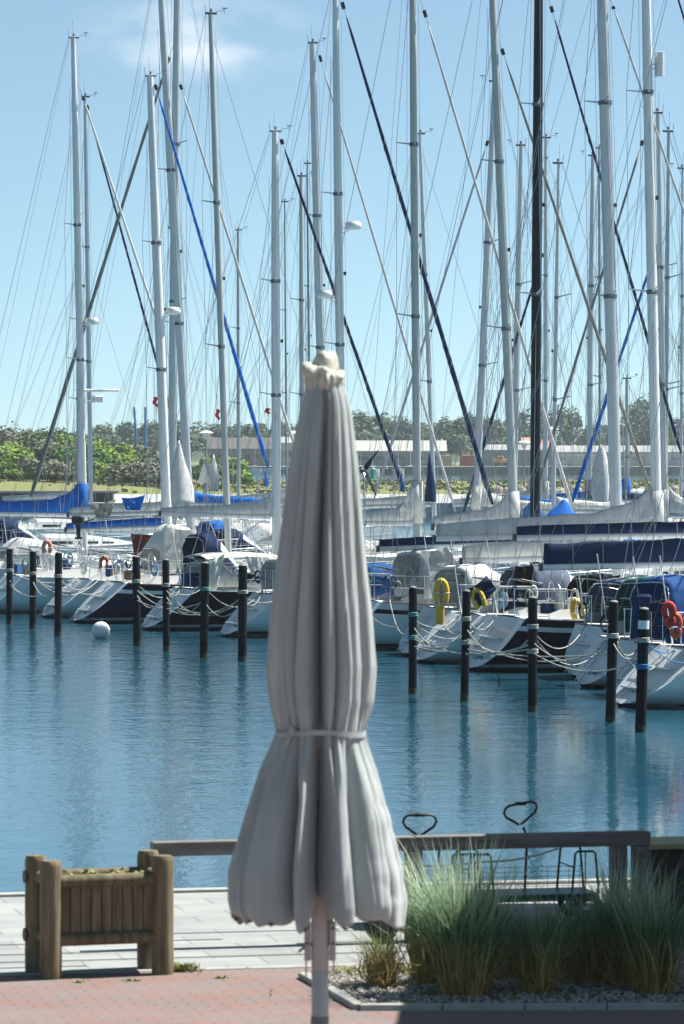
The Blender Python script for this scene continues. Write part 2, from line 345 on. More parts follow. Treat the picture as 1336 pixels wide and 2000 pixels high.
while cnt < 5200:
    p = (random.uniform(-.3, 2.6), random.uniform(24.6, 27.3))
    if not inbed(p): cnt += 1 if random.random() < .05 else 0; continue
    cnt += 1; r = random.uniform(.008, .022)
    rot = Matrix.Rotation(random.uniform(0, 6), 3, 'Z') @ Matrix.Rotation(random.uniform(-.5, .5), 3, 'X')
    c = Vector((p[0], p[1], ZQ+.012+r*.4)); pts = [(1, 0, 0), (.3, .8, .1), (-.8, .5, 0), (-.9, -.5, .1), (.2, -.9, 0), (.1, .1, .75), (0, 0, -.6)]
    gv.add([c+rot @ Vector((q[0]*r, q[1]*r, q[2]*r)) for q in pts], [(0, 1, 5), (1, 2, 5), (2, 3, 5), (3, 4, 5), (4, 0, 5), (1, 0, 6), (2, 1, 6), (3, 2, 6), (4, 3, 6), (0, 4, 6)])
tag(gv.build('gravel', mat('gravel_stones', (.32, .31, .29), .85, island=.45)), 'grey beach gravel scattered over the planting bed', 'gravel', kind='stuff')

# ================================================================ PARASOL
DP = 18.18; SP = F/DP
PC = Vector(((627-HX)/SP, DP, ZQ))
FABm = bpy.data.materials.new('parasol_canvas'); FABm.use_nodes = True; n = FABm.node_tree; b = n.nodes['Principled BSDF']
b.inputs['Roughness'].default_value = .8; b.inputs['Sheen Weight'].default_value = .25
t = n.nodes.new('ShaderNodeTexCoord'); mp = n.nodes.new('ShaderNodeMapping'); mp.inputs['Scale'].default_value = (1, 1, .25); n.links.new(t.outputs['Object'], mp.inputs[0])
nz = n.nodes.new('ShaderNodeTexNoise'); nz.inputs['Scale'].default_value = 9; nz.inputs['Detail'].default_value = 6; n.links.new(mp.outputs[0], nz.inputs[0])
cr = n.nodes.new('ShaderNodeValToRGB'); cr.color_ramp.elements[0].position = .3; cr.color_ramp.elements[0].color = (.27, .305, .31, 1); cr.color_ramp.elements[1].position = .75; cr.color_ramp.elements[1].color = (.39, .425, .43, 1)
n.links.new(nz.outputs[0], cr.inputs[0]); n.links.new(cr.outputs[0], b.inputs['Base Color'])
nb = n.nodes.new('ShaderNodeTexNoise'); nb.inputs['Scale'].default_value = 14; nb.inputs['Detail'].default_value = 3; n.links.new(mp.outputs[0], nb.inputs[0])
bp = n.nodes.new('ShaderNodeBump'); bp.inputs['Strength'].default_value = .3; bp.inputs['Distance'].default_value = .01; n.links.new(nb.outputs[0], bp.inputs['Height']); n.links.new(bp.outputs[0], b.inputs['Normal'])
par = empty('parasol', PC, label='closed grey canvas parasol tied around the middle with a cream top cap', cat='parasol')
prof = [(748, 598, 668), (775, 594, 678), (800, 589, 684), (850, 578, 691), (900, 569, 697), (1000, 553, 707), (1100, 538, 717), (1200, 526, 728), (1300, 521, 735), (1370, 527, 730), (1410, 537, 718), (1430, 541, 713), (1450, 532, 718), (1500, 508, 737), (1600, 474, 764), (1700, 446, 786), (1760, 445, 793), (1815, 456, 788)]
def pint(y):
    for (a, b_) in zip(prof, prof[1:]):
        if y <= b_[0]:
            f = (y-a[0])/(b_[0]-a[0]); f = max(0, f); return a[1]+(b_[1]-a[1])*f, a[2]+(b_[2]-a[2])*f
    return prof[-1][1:]
# folds of the gathered canvas: angle/depth/width high up, then low down (degrees, -90 faces the quay terrace), skew
folds = [(-172, .10, 7, -168, .12, 8, 1.4), (-150, .05, 4, -150, .02, 6, .7), (-137, .20, 4.5, -131, .05, 6, .5), (-122, .26, 5, -112, .62, 6.5, .5), (-107, .03, 4, -101, .0, 4, 1.5), (-92, .95, 9.5, -87, 1.0, 12, .95), (-71, .30, 4, -72, .06, 4, .6),
         (-63, .03, 4, -64, .02, 4, 1), (-51, .28, 5, -55, .55, 5.5, 1.2), (-38, .04, 4, -42, .02, 4, 1), (-25, .20, 6, -28, .04, 5, .6), (-8, .06, 5, -6, .05, 6, .6), (12, .14, 6, 16, .10, 7, 1), (36, .12, 6, 38, .3, 8, 1.3), (60, .2, 8, 62, .35, 9, 1), (88, .2, 8, 90, .4, 9, 1), (116, .2, 8, 116, .35, 9, 1), (142, .15, 7, 144, .3, 8, 1)]
random.seed(4); fph = [random.uniform(0, 6) for _ in folds]
def crease(th, low, y):
    tot = 0; core = 0
    for i, (t1, d1, w1, t2, d2, w2, sk) in enumerate(folds):
        c = t1+(t2-t1)*low+2.2*math.sin(y/150.+fph[i])*(1-.6*low); d = (th-c+540) % 360-180
        if abs(d) > 45: continue
        w = (w1+(w2-w1)*low)*(sk if d > 0 else 1/sk)
        dp = d1+(d2-d1)*low
        if i == 5: core = dp*math.exp(-(abs(d)/w)**3.5); continue
        tot += dp*(1+.25*math.sin(y/90.+fph[i]*2))*math.exp(-(abs(d)/w)**.85)-.07*dp*math.exp(-((d+1.7*w)/(.8*w))**2)
    return max(core*.92, min(tot, .80))
cv = MB(); NTH, NZ = 720, 190; vs = []
hems = []
for i in range(NTH):
    th = 360*i/NTH-180; c = crease(th, 1, 1760)
    hems.append(1806-62*min(1, c/.8)+10*math.sin(R(th)*3+1)+16*noise.noise(Vector((th/14., 0, 0))))
for j in range(NZ+1):
    s = j/NZ
    for i in range(NTH):
        th = 360*i/NTH-180
        y = 748+(hems[i]-748)*s
        xl, xr = pint(y); cxp = (xl+xr)/2; hwm = (xr-xl)/2/SP
        tie = math.exp(-((y-1430)/30.0)**2); low = max(0, min(1, (y-1380)/180)); up = max(0, min(1, (y-748)/220))
        c = crease(th, low, y)*(.35+.65*up)*(1-.40*tie)
        rr = hwm*(1.015-c)
        pl_ = math.sin(R(th)*31+math.sin(y/190)*1.2)
        rr *= 1+.020*pl_*tie
        g1 = max(0, 1-abs(y-1430)/110); rr *= 1-.05*g1*abs(math.sin(R(th)*14+.5))
        rr += hwm*.055*noise.noise(Vector((math.cos(R(th))*2.0, math.sin(R(th))*2.0, y/330.)))*up
        # sharp drapes running diagonally down the panels
        wv = noise.noise(Vector((th/16.+y/260., y/420.-th/90., 9.))); rr -= hwm*.05*max(0, .22-abs(wv))*4*up*(.35+.25*(y > 1450)*min(1, abs(y-1450)/80)+.3*(y < 1400))*.45
        # crumpled panel low on the right side
        if -50 < th < 25 and y > 1500:
            k_ = min(1, (y-1500)/80)*max(0, 1-abs(th+12)/38.)
            rr += .016*k_*(abs(noise.noise(Vector((th/24.+y/75., y/95.-th/40., 5.))))-.15)*1.6
        e = max(0, (s-.975)/.025); rr *= 1-.025*e*e*(1+math.sin(th/9.))
        x = (cxp-HX)/SP+rr*math.cos(R(th))-PC.x; yy = rr*math.sin(R(th))*.92
        vs.append((x, yy, HC-(y-HY)/SP-ZQ))
fs = []
for j in range(NZ):
    for i in range(NTH):
        k = (i+1) % NTH; fs.append((j*NTH+k, j*NTH+i, (j+1)*NTH+i, (j+1)*NTH+k))
cv.add(vs, fs); cano = cv.build('canopy', FABm, par, smooth=True)
sm = cano.modifiers.new('thick', 'SOLIDIFY'); sm.thickness = .003; sm.offset = 1
# stitched hem and brown rib caps
hm_ = [Vector(vs[NZ*NTH+i]) for i in range(0, NTH, 3)]; hm_.append(hm_[0])
MB().tube(hm_, .0035, 5, cap=False).build('hem', mat('hem_brown_grey', (.20, .17, .15), .85), par, smooth=True)
sm_ = MB()
for th in (-152, -120, -100, -68, -42, -20, 20, 60, 110, 150):
    i = int((th+180)/360*NTH); ln__ = []
    for j in range(6, NZ-1, 2):
        v = Vector(vs[j*NTH+i]); r_ = Vector((v.x, v.y, 0)).normalized(); ln__.append(v+r_*.0008)
    sm_.tube(ln__, .0018, 4)
sm_.build('seam', mat('seam_grey', (.20, .22, .215), .9), cano)
for th in (-155, -128, -101, -70, -44, 0, 45, 90, 135, 178):
    i = int((th+180)/360*NTH) % NTH; v = Vector(vs[NZ*NTH+i]); MB().sphere(v+Vector((0, -.003, 0)), .010, 8, 6, (1.3, .9, .9)).build('rib_cap', mat('cap_brown', (.12, .08, .06), .6), par, smooth=True)
# tie strap with knot
tm = mat('strap_grey', (.34, .36, .37), .8)
st = MB(); pts = []
row = min(range(NZ+1), key=lambda j: abs(vs[j*NTH+NTH//4][2]-(HC-(1430-HY)/SP-ZQ)))
xl, xr = pint(1430); cx = ((xl+xr)/2-HX)/SP-PC.x; hw = (xr-xl)/2/SP
ring = []
for i in range(72):
    a = 2*math.pi*i/72; sag = -.006*math.cos(2*a)
    ring.append((cx+(hw*.985+.004)*math.cos(a), (hw*.90+.004)*math.sin(a), HC-(1430-HY)/SP-ZQ+sag+.004*math.sin(3*a)))
secs = []
for (x, y, z) in ring:
    d = Vector((x-cx, y, 0)).normalized()
    secs.append([Vector((x, y, z-.012))-d*.003, Vector((x, y, z-.012))+d*.003, Vector((x, y, z+.012))+d*.003, Vector((x, y, z+.012))-d*.003])
secs.append(secs[0]); strap = st.loft(secs, cap=False).build('tie_strap', tm, par, smooth=True, ang=40)
kx = (571-HX)/SP-PC.x; kz = HC-(1425-HY)/SP-ZQ; ky = -hw*.78
MB().sphere((kx, ky, kz), .018, sc=(1, .8, 1.1)).tube([(kx, ky-.006, kz), (kx-.012, ky-.014, kz-.03), (kx-.03, ky-.02, kz-.062)], [.007, .009, .008], 6).tube([(kx, ky-.006, kz), (kx-.004, ky-.02, kz+.03)], .007, 6).build('strap_knot', tm, strap, smooth=True)
# cream top cap: gathered collar, ruffled skirt, crown
CR = mat('cap_cream', (.50, .49, .42), .6, var=.08, vscale=12, bump=.4, bscale=30)
capE = MB(); secs = []
def zc(y): return HC-(y-HY)/SP-ZQ
cxx = (633-HX)/SP-PC.x
for (y, r, amp, fr) in ((762, .078, .004, 17), (752, .083, .006, 17), (742, .084, .007, 17), (736, .078, .006, 17), (728, .074, .004, 9)):
    secs.append([(cxx+(r+amp*math.sin(fr*a))*math.cos(a), (r+amp*math.sin(fr*a))*math.sin(a), zc(y)+.006*math.sin(11*a)) for a in [2*math.pi*i/72 for i in range(72)]])
cap_o = capE.loft(secs).build('cap_collar', CR, par, smooth=True)
b2m = MB(); secs = []
for (y, r, amp, dz) in ((744, .078, .003, .0), (738, .088, .008, .006), (730, .094, .011, .012), (721, .088, .011, .012), (717, .066, .006, .006), (713, .03, 0, 0)):
    sc = []
    for i in range(90):
        a = 2*math.pi*i/90; rr = r+amp*math.sin(3*a+2.4)+amp*.6*math.sin(8*a)+amp*.9*noise.noise(Vector((a*3, y/9., 0)))
        sc.append((cxx-.010+rr*math.cos(a), rr*math.sin(a)*.9, zc(y)+dz*math.sin(4*a+1.0)+.018*(-math.cos(a))*(1 if r > .06 else .4)+.006*noise.noise(Vector((a*4, 2, y/20.)))))
    secs.append(sc)
b2m.loft(secs).build('cap_brim', CR, par, smooth=True)
b3 = MB(); secs = []
for (y, rx, ry, ox) in ((728, .066, .05, .002), (720, .060, .048, .002), (706, .052, .044, .006), (698, .045, .040, .010), (692, .038, .034, .012), (689.5, .028, .026, .012), (689, .010, .010, .012)):
    secs.append([(cxx+ox+rx*(1+.08*math.sin(4*a+1)+.06*noise.noise(Vector((a*2.5, y/14., 3))))*math.cos(a), ry*(1+.10*math.sin(3*a))*math.sin(a), zc(y)+.008*math.sin(2*a+.5)) for a in [2*math.pi*i/48 for i in range(48)]])
b3.loft(secs).build('cap_crown', CR, par, smooth=True)
# poles, struts, crank bracket, base
pm = mat('pole_powder_coat', (.36, .35, .36), .45, .2, var=.04); dk = mat('sleeve_dark', (.16, .15, .15), .5)
px0 = (625-HX)/SP-PC.x
MB().lathe([(.0, 0), (.0375, 0), (.0375, zc(1895)), (.036, zc(1893)), (.0365, zc(1890)), (.0385, zc(1888)), (.0385, zc(1740)), (.03, zc(1735)), (.03, zc(760)), (0, zc(760))], (px0, 0, 0), 28).build('pole', pm, par, smooth=True, ang=35)
MB().lathe([(.0, 0), (.058, 0), (.058, .03), (.044, .04), (.042, zc(1990)), (.0395, zc(1984)), (.0, zc(1984))], (px0, 0, 0), 24).build('base_sleeve', dk, par, smooth=True, ang=35)
MB().bbox((px0, 0, .03), (.8, .8, .06), .01).build('base_plate', mat('base_stone', (.3, .3, .3), .8), par)
MB().lathe([(.0, zc(1748)), (.052, zc(1748)), (.054, zc(1740)), (.056, zc(1560)), (.03, zc(1552)), (0, zc(1552))], (px0+.008, 0, 0), 20).build('inner_hub', mat('hub_dark_grey', (.05, .055, .065), .6), par, smooth=True, ang=35)
brk = MB()
for sx in (-1, 1):
    bx = px0+sx*.055
    brk.bbox((bx, 0, (zc(1800)+zc(1876))/2), (.03, .035, zc(1800)-zc(1876)), .004)
    brk.box((bx+sx*.006, -.012, (zc(1876)+zc(1905))/2), (.008, .012, .07))
brk.build('winch_bracket', pm, par)
bo = MB()
for sx in (-1, 1):
    for yy in (1812, 1842): MB().tube([(px0+sx*.057, -.016, zc(yy)), (px0+sx*.057, -.024, zc(yy))], .006, 8).build('bolt', BLKP, par)
bo.tube([(px0-.06, -.01, zc(1846)), (px0-.095, -.02, zc(1858))], .006, 6)
bo.build('crank_pin', BLKP, par)
for a in range(8):
    th = R(a*45+22); ri = MB(); ri.tube([(px0+.03*math.cos(th), .03*math.sin(th), zc(770)), (px0+.12*math.cos(th), .12*math.sin(th), zc(1500)), (px0+.13*math.cos(th), .13*math.sin(th), zc(1790))], .009, 6)
    ri.build('rib', pm, par)

# ================================================================ PLANTER
WD = bpy.data.materials.new('weathered_palisade_wood'); WD.use_nodes = True; n = WD.node_tree; b = n.nodes['Principled BSDF']; b.inputs['Roughness'].default_value = .85
t = n.nodes.new('ShaderNodeTexCoord'); mp = n.nodes.new('ShaderNodeMapping'); mp.inputs['Scale'].default_value = (1, 1, .12); n.links.new(t.outputs['Object'], mp.inputs[0])
nz = n.nodes.new('ShaderNodeTexNoise'); nz.inputs['Scale'].default_value = 22; nz.inputs['Detail'].default_value = 8; n.links.new(mp.outputs[0], nz.inputs[0])
cr = n.nodes.new('ShaderNodeValToRGB'); cr.color_ramp.elements[0].position = .3; cr.color_ramp.elements[0].color = (.085, .064, .033, 1); cr.color_ramp.elements[1].position = .7; cr.color_ramp.elements[1].color = (.22, .18, .115, 1)
n2 = n.nodes.new('ShaderNodeTexNoise'); n2.inputs['Scale'].default_value = 3.5; n2.inputs['Detail'].default_value = 4; n.links.new(t.outputs['Object'], n2.inputs[0])
mi = n.nodes.new('ShaderNodeMix'); mi.data_type = 'RGBA'; mr = n.nodes.new('ShaderNodeMapRange'); mr.inputs[1].default_value = .52; mr.inputs[2].default_value = .72; mr.inputs[4].default_value = .7
n.links.new(n2.outputs[0], mr.inputs[0]); n.links.new(mr.outputs[0], mi.inputs[0]); n.links.new(nz.outputs[0], cr.inputs[0]); n.links.new(cr.outputs[0], mi.inputs[6]); mi.inputs[7].default_value = (.09, .095, .045, 1)
g = n.nodes.new('ShaderNodeNewGeometry'); hs = n.nodes.new('ShaderNodeHueSaturation'); mr2 = n.nodes.new('ShaderNodeMapRange'); mr2.inputs[3].default_value = .8; mr2.inputs[4].default_value = 1.2
n.links.new(g.outputs['Random Per Island'], mr2.inputs[0]); n.links.new(mr2.outputs[0], hs.inputs['Value']); n.links.new(mi.outputs[2], hs.inputs['Color']); n.links.new(hs.outputs[0], b.inputs['Base Color'])
bp = n.nodes.new('ShaderNodeBump'); bp.inputs['Strength'].default_value = .7; bp.inputs['Distance'].default_value = .008; n.links.new(nz.outputs[0], bp.inputs['Height']); n.links.new(bp.outputs[0], b.inputs['Normal'])
pl0 = Vector((-1.87, 26.3, ZQ+.004)); PR = R(18)
pl = empty('planter', pl0, PR, label='weathered wooden planter box with four round log posts on the pale paving', cat='planter')
W_, D_ = .745, .36; HP = .76
for (x, y, h) in ((0, 0, HP), (W_, 0, HP+.01), (-.01, D_, HP), (W_, D_, HP+.01)):
    r = .071; m_ = MB(); pr_ = [(0, 0), (r*.97, 0), (r, .02)]+[(r*(1+.02*math.sin(i*1.7+x*9)), .05+i*(h-.09)/8) for i in range(9)]+[(r*.93, h-.015), (r*.84, h-.003), (0, h)]
    m_.lathe(pr_, (x, y, 0), 24).build('post', WD, pl, smooth=True, ang=50)
for (y, z) in ((0, .62), (0, .245), (D_, .62), (D_, .245)):
    rot = None; m_ = MB(); m_.tube([(-.09 if y else -.0, y, z), (W_+.0, y, z)], .042, 16); m_.build('rail', WD, pl, smooth=True, ang=50)
for x in (0, W_):
    for z in (.62, .245): MB().tube([(x, 0, z+.004), (x, D_, z+.004)], .040, 14).build('rail', WD, pl, smooth=True, ang=50)
for side, cnt_, ax_ in (('f', 9, 0), ('b', 9, 0), ('l', 4, 1), ('r', 4, 1)):
    for i in range(cnt_):
        if ax_ == 0:
            bw = (W_-.12)/cnt_; c = (.06+bw*(i+.5), .012 if side == 'f' else D_-.012, .43); d = (bw-.005, .024, .34)
        else:
            bw = (D_-.12)/cnt_; c = (.012 if side == 'l' else W_-.012, .06+bw*(i+.5), .43); d = (.024, bw-.004, .34)
        MB().bbox(c, d, .003).build('board', WD, pl)
MB().bbox((W_/2, D_/2, .42), (W_-.06, D_-.06, .36), .01).build('soil', bedm, pl)
random.seed(5); hb = MB()
for i in range(170):
    x = random.uniform(.03, W_-.03); y = random.uniform(.03, D_-.03); a = random.uniform(0, 6.3); l = random.uniform(.02, .055); wq = l*.35
    b0 = Vector((x, y, .60+random.uniform(0, .05))); d = Vector((math.cos(a), math.sin(a), random.uniform(.2, .9))).normalized(); s_ = d.cross(Vector((0, 0, 1))).normalized()*wq
    hb.add([b0, b0+d*l*.5+s_, b0+d*l, b0+d*l*.5-s_], [(0, 1, 2, 3)])
MB_moss = hb.build('small_plants', leaf('leaves_planter', (.16, .20, .05), (.28, .27, .12)), pl)

# ================================================================ LOW BEAM BARRIER
BW = bpy.data.materials.new('grey_weathered_beam'); BW.use_nodes = True; n = BW.node_tree; b = n.nodes['Principled BSDF']; b.inputs['Roughness'].default_value = .8
t = n.nodes.new('ShaderNodeTexCoord'); mp = n.nodes.new('ShaderNodeMapping'); mp.inputs['Scale'].default_value = (.15, 1, 1); n.links.new(t.outputs['Object'], mp.inputs[0])
nz = n.nodes.new('ShaderNodeTexNoise'); nz.inputs['Scale'].default_value = 25; nz.inputs['Detail'].default_value = 8; n.links.new(mp.outputs[0], nz.inputs[0])
cr = n.nodes.new('ShaderNodeValToRGB'); cr.color_ramp.elements[0].position = .3; cr.color_ramp.elements[0].color = (.11, .10, .095, 1); cr.color_ramp.elements[1].position = .7; cr.color_ramp.elements[1].color = (.22, .205, .195, 1)
n.links.new(nz.outputs[0], cr.inputs[0]); n.links.new(cr.outputs[0], b.inputs['Base Color'])
bp = n.nodes.new('ShaderNodeBump'); bp.inputs['Strength'].default_value = .6; bp.inputs['Distance'].default_value = .005; n.links.new(nz.outputs[0], bp.inputs['Height']); n.links.new(bp.outputs[0], b.inputs['Normal'])
ra = P(296, 1658, 27.9); rb = P(1266, 1637, 28.7); rl = (rb-ra).length; rang = math.atan2(rb.y-ra.y, rb.x-ra.x)
be = empty('low_barrier', (ra.x, ra.y, ZQ), rang, label='low grey timber beam barrier on stout posts along the quay', cat='barrier')
bz = ra.z-ZQ
for (a, c) in ((0, rl*.52), (rl*.52+.006, rl)):
    MB().bbox(((a+c)/2, 0, bz), (c-a, .12, .098), .006).build('beam', BW, be)
for x in (.08, rl*.34, rl*.52, rl-.22, rl-.06):
    MB().bbox((x, .0, (bz-.05)/2), (.11, .10, bz-.051), .006).build('post', BW, be)
pr_ = MB().add([(.38, -.055, bz+.051), (.62, -.05, bz+.051), (.62, .045, bz+.051), (.36, .05, bz+.051), (.40, -.05, bz+.056), (.60, -.045, bz+.056), (.60, .04, bz+.056), (.38, .045, bz+.056)], [(4, 5, 6, 7), (0, 1, 5, 4), (1, 2, 6, 5), (2, 3, 7, 6), (3, 0, 4, 7)])
pts = []
for i in range(25):
    f = i/24; a = P(962, 1682, 28.45); c = P(1090, 1656, 28.5); p = a.lerp(c, f); p.z -= .02*math.sin(math.pi*f); p.y -= .0; pts.append(p+Vector((0, -.03, 0)))
tag(MB().tube([P(770, 1690, 28.3), P(860, 1692, 28.3), P(962, 1682, 28.4)]+pts, .007, 6).build('rope', ROPE, smooth=True), 'thin white rope slung below the timber beam behind the grasses', 'rope')

# ================================================================ HARBOUR HANDCARTS
GT = mat('cart_green', (.01, .06, .055), .4, .2); RUB = mat('rubber', (.015, .015, .016), .8)
def cart(px, D, wpx, loop_px, loop_y, lean, label):
    s = F/D; o = P(px, 0, D); o.z = ZQ
    root = empty('handcart', o, ROT, label=label, cat='handcart', group='handcarts parked behind the beam')
    W = wpx/s
    MB().bbox((0, 0, .19), (W, .45, .05), .008).build('bed', GT, root)
    for sx in (-1, 1):
        fr = MB(); x = sx*(W/2-.10)
        t_ = [(x-.10, -.2, .21), (x-.075, -.2, .50), (x-.06, -.2, .515), (x+.06, -.2, .515), (x+.075, -.2, .50), (x+.10, -.2, .21)]
        fr.tube(t_, .009, 8); fr.tube([(x, -.2, .21), (x, -.2, .51)], .005, 6)
        t_ = [(a, .2, c) for a, _, c in t_]; fr.tube(t_, .009, 8); fr.tube([(x-.08, -.2, .40), (x-.08, .2, .40)], .006, 6)
        fr.build('side_frame', GT, root, smooth=True)
    ms = MB()
    for i in range(14): 
        x = -W/2+.03+i*(W-.06)/13; ms.tube([(x, .2, .21), (x, .2, .38)], .002, 4)
    for k in range(5): ms.tube([(-W/2, .2, .23+k*.035), (W/2, .2, .23+k*.035)], .002, 4)
    ms.build('wire_mesh', GT, root)
    for sx in (-1, 1):
        for sy in (-1, 1):
            wl = MB().torus((sx*(W/2-.08), sy*.24, .105), .08, .026, (1, 0, 0), (0, 0, 1), 24, 8).build('wheel', RUB, root, smooth=True)
            MB().tube([(sx*(W/2-.08), sy*.22, .105), (sx*(W/2-.08), sy*.26, .105)], .045, 12).build('rim', STEEL, wl, smooth=True)
    lp = P(loop_px, loop_y, D)-o; lp = Matrix.Rotation(-ROT, 3, 'Z') @ lp
    hw, hh = .123, .075; x0, z0 = lp.x, lp.z
    pts = [(x0+lean*.03, 0, .2), (x0+lean*.05, 0, z0-hh*2.2), (x0+lean*.02, 0, z0-hh-.02)]
    MB().tube(pts, .010, 8).build('drawbar', BLKP, root, smooth=True)
    lo = []
    for (a, c) in ((.02, -1.0), (.45, -.55), (.85, -.1), (1.0, .35), (.92, .75), (.70, .98), (.3, 1.0), (-.3, 1.0), (-.70, .98), (-.92, .75), (-1.0, .35), (-.85, -.1), (-.45, -.55), (-.1, -1.0)):
        lo.append((x0+a*hw, 0, z0+c*hh+a*lean*.02))
    hd = MB().tube(lo, .0095, 8).build('loop_handle', BLKP, root, smooth=True)
    MB().tube([(x0-.04, 0, z0+hh), (x0+.04, 0, z0+hh)], .013, 8).build('grip', RUB, hd, smooth=True)
cart(1010, 29.5, 300, 1017, 1590, 1, 'right green handcart with upright black loop handle and wire sides')
cart(835, 29.3, 240, 819, 1612, 0, 'left green handcart with lower black loop handle, half behind grasses')
tw = G(746, 1842); tyre = MB().torus((tw.x, tw.y, ZQ+.115), .085, .03, (1, .1, 0), (0, 0, 1), 28, 10).build('cart_wheel', RUB, smooth=True)
tag(tyre, 'black rubber cart tyre standing behind the small grass clump', 'wheel')
MB().tube([(tw.x, tw.y-.02, ZQ+.115), (tw.x, tw.y+.02, ZQ+.115)], .055, 12).build('rim', mat('rim_dark', (.05, .04, .03), .5), tyre)

# ================================================================ GRASS CLUMPS
GRm = bpy.data.materials.new('lyme_grass'); GRm.use_nodes = True; n = GRm.node_tree; b = n.nodes['Principled BSDF']; b.inputs['Roughness'].default_value = .6
t = n.nodes.new('ShaderNodeTexCoord'); sp = n.nodes.new('ShaderNodeSeparateXYZ'); n.links.new(t.outputs['Object'], sp.inputs[0])
cr = n.nodes.new('ShaderNodeValToRGB'); e = cr.color_ramp.elements; e[0].position = .03; e[0].color = (.46, .33, .12, 1); e[1].position = .40; e[1].color = (.12, .23, .11, 1)
k3 = e.new(.22); k3.color = (.32, .30, .13, 1); k4 = e.new(.75); k4.color = (.44, .56, .40, 1)
n.links.new(sp.outputs[2], cr.inputs[0]); g = n.nodes.new('ShaderNodeNewGeometry'); hs = n.nodes.new('ShaderNodeHueSaturation'); mr2 = n.nodes.new('ShaderNodeMapRange'); mr2.inputs[3].default_value = .55; mr2.inputs[4].default_value = 1.5
n.links.new(g.outputs['Random Per Island'], mr2.inputs[0]); n.links.new(mr2.outputs[0], hs.inputs['Value']); n.links.new(cr.outputs[0], hs.inputs['Color']); n.links.new(hs.outputs[0], b.inputs['Base Color'])
tl = n.nodes.new('ShaderNodeBsdfTranslucent'); n.links.new(hs.outputs[0], tl.inputs[0]); ms_ = n.nodes.new('ShaderNodeMixShader'); ms_.inputs[0].default_value = .3; n.links.new(b.outputs[0], ms_.inputs[1]); n.links.new(tl.outputs[0], ms_.inputs[2]); n.links.new(ms_.outputs[0], n.nodes['Material Output'].inputs[0])
def clump(px, base_y, top_y, wpx, nb, seed, label, bw=.0048):
    random.seed(seed); o = G(px, base_y); s = F/o.y; H = (base_y-top_y)/s*1.13; W = wpx/s/2
    m_ = MB()
    for i in range(nb):
        a = random.uniform(0, 2*math.pi); r0 = random.uniform(0, 1)**.6*W*.28
        b0 = Vector((r0*math.cos(a), r0*math.sin(a)*.8, 0)); a2 = a+random.gauss(0, .9)
        h = H*random.triangular(.35, 1.0, .78); sp_ = W*random.uniform(.1, 1.1)
        dr = Vector((math.cos(a2), math.sin(a2)*.8, 0)); sd_ = Vector((-math.sin(a2), math.cos(a2), 0)); tw_ = random.uniform(-1, 1); sd_ = (sd_+dr*tw_).normalized()
        droop = random.uniform(.1, .45) if random.random() < .4 else random.uniform(0, .06); w0 = bw*random.uniform(.5, 1.3); vs = []; K = 7
        if random.random() < .12: h *= .45; sp_ *= 1.5; droop = .7
        bend = Vector((random.gauss(0, .03), random.gauss(0, .03), 0))
        for k in range(K+1):
            f = k/K; p = b0+dr*(sp_*(f**1.6))+bend*math.sin(f*5)+Vector((0, 0, h*(f-droop*f**3)))
            ww = w0*(1-f**2.0)+.0005
            vs += [p-sd_*ww, p+sd_*ww]
        m_.add(vs, [(2*k, 2*k+1, 2*k+3, 2*k+2) for k in range(K)])
    # litter of fallen straw at the foot
    ob = m_.build('grass_clump', GRm, loc=(o.x, o.y, ZQ+.01)); tag(ob, label, 'ornamental grass', 'blue-green grass clumps in the bed'); return ob
clump(745, 1932, 1800, 150, 260, 1, 'smallest grass clump, sunlit, nearest to the parasol pole', .005)
clump(905, 1948, 1640, 310, 900, 2, 'tall grass clump half in sun and half in shade')
clump(838, 1925, 1665, 200, 420, 3, 'pale sunlit grass clump right beside the parasol canvas')
clump(1052, 1944, 1745, 200, 480, 4, 'shaded lower grass clump with straw-coloured foot in the middle of the bed')
clump(1140, 1925, 1735, 230, 480, 5, 'shaded grass clump behind, between the middle and the tall right clumps')
clump(1215, 1930, 1665, 210, 560, 6, 'tallest shaded grass clump below the right end of the beam')
clump(1278, 1945, 1700, 230, 560, 7, 'rightmost dark grass clump at the picture edge')
clump(985, 1915, 1775, 190, 260, 8, 'dim grass clump at the back of the bed below the carts')
random.seed(21); gw = MB()
def weeds(cx, cy, n_, sp, h, name, label):
    m_ = MB(); 
    for i in range(n_):
        b0 = Vector((random.gauss(0, sp), random.gauss(0, sp*.5), 0)); a = random.uniform(0, 6.3); l = random.uniform(.4, 1)*h; d = Vector((math.cos(a), math.sin(a), random.uniform(.4, 1.5))).normalized(); s_ = Vector((-math.sin(a), math.cos(a), 0))*.006
        m_.add([b0-s_*.5, b0+s_*.5, b0+d*l*.6+s_, b0+d*l+Vector((0, 0, -l*.1)), b0+d*l*.6-s_], [(0, 1, 2, 3, 4)])
    p = G(cx, cy); tag(m_.build(name, leaf('leaves_weed', (.16, .22, .04), (.25, .24, .08)), loc=(p.x, p.y, ZQ+.004)), label, 'weed')
weeds(352, 1898, 160, .06, .10, 'weed_tuft', 'small yellow-green weed tuft at the foot of the planter')
weeds(760, 1905, 300, .16, .10, 'weed_tuft', 'low green weeds on the gravel beside the smallest grass clump')
weeds(960, 1950, 260, .5, .08, 'weed_tuft', 'straw and weeds along the front kerb of the bed')
for cx_, lb in ((155, 'moss tuft in the kerb joint left of the planter middle'), (258, 'moss tuft in the kerb joint under the planter right half'), (430, 'moss tuft in the kerb joint between planter and parasol')):
    weeds(cx_, 1925-(cx_*.03), 50, .025, .03, 'moss_tuft', lb)

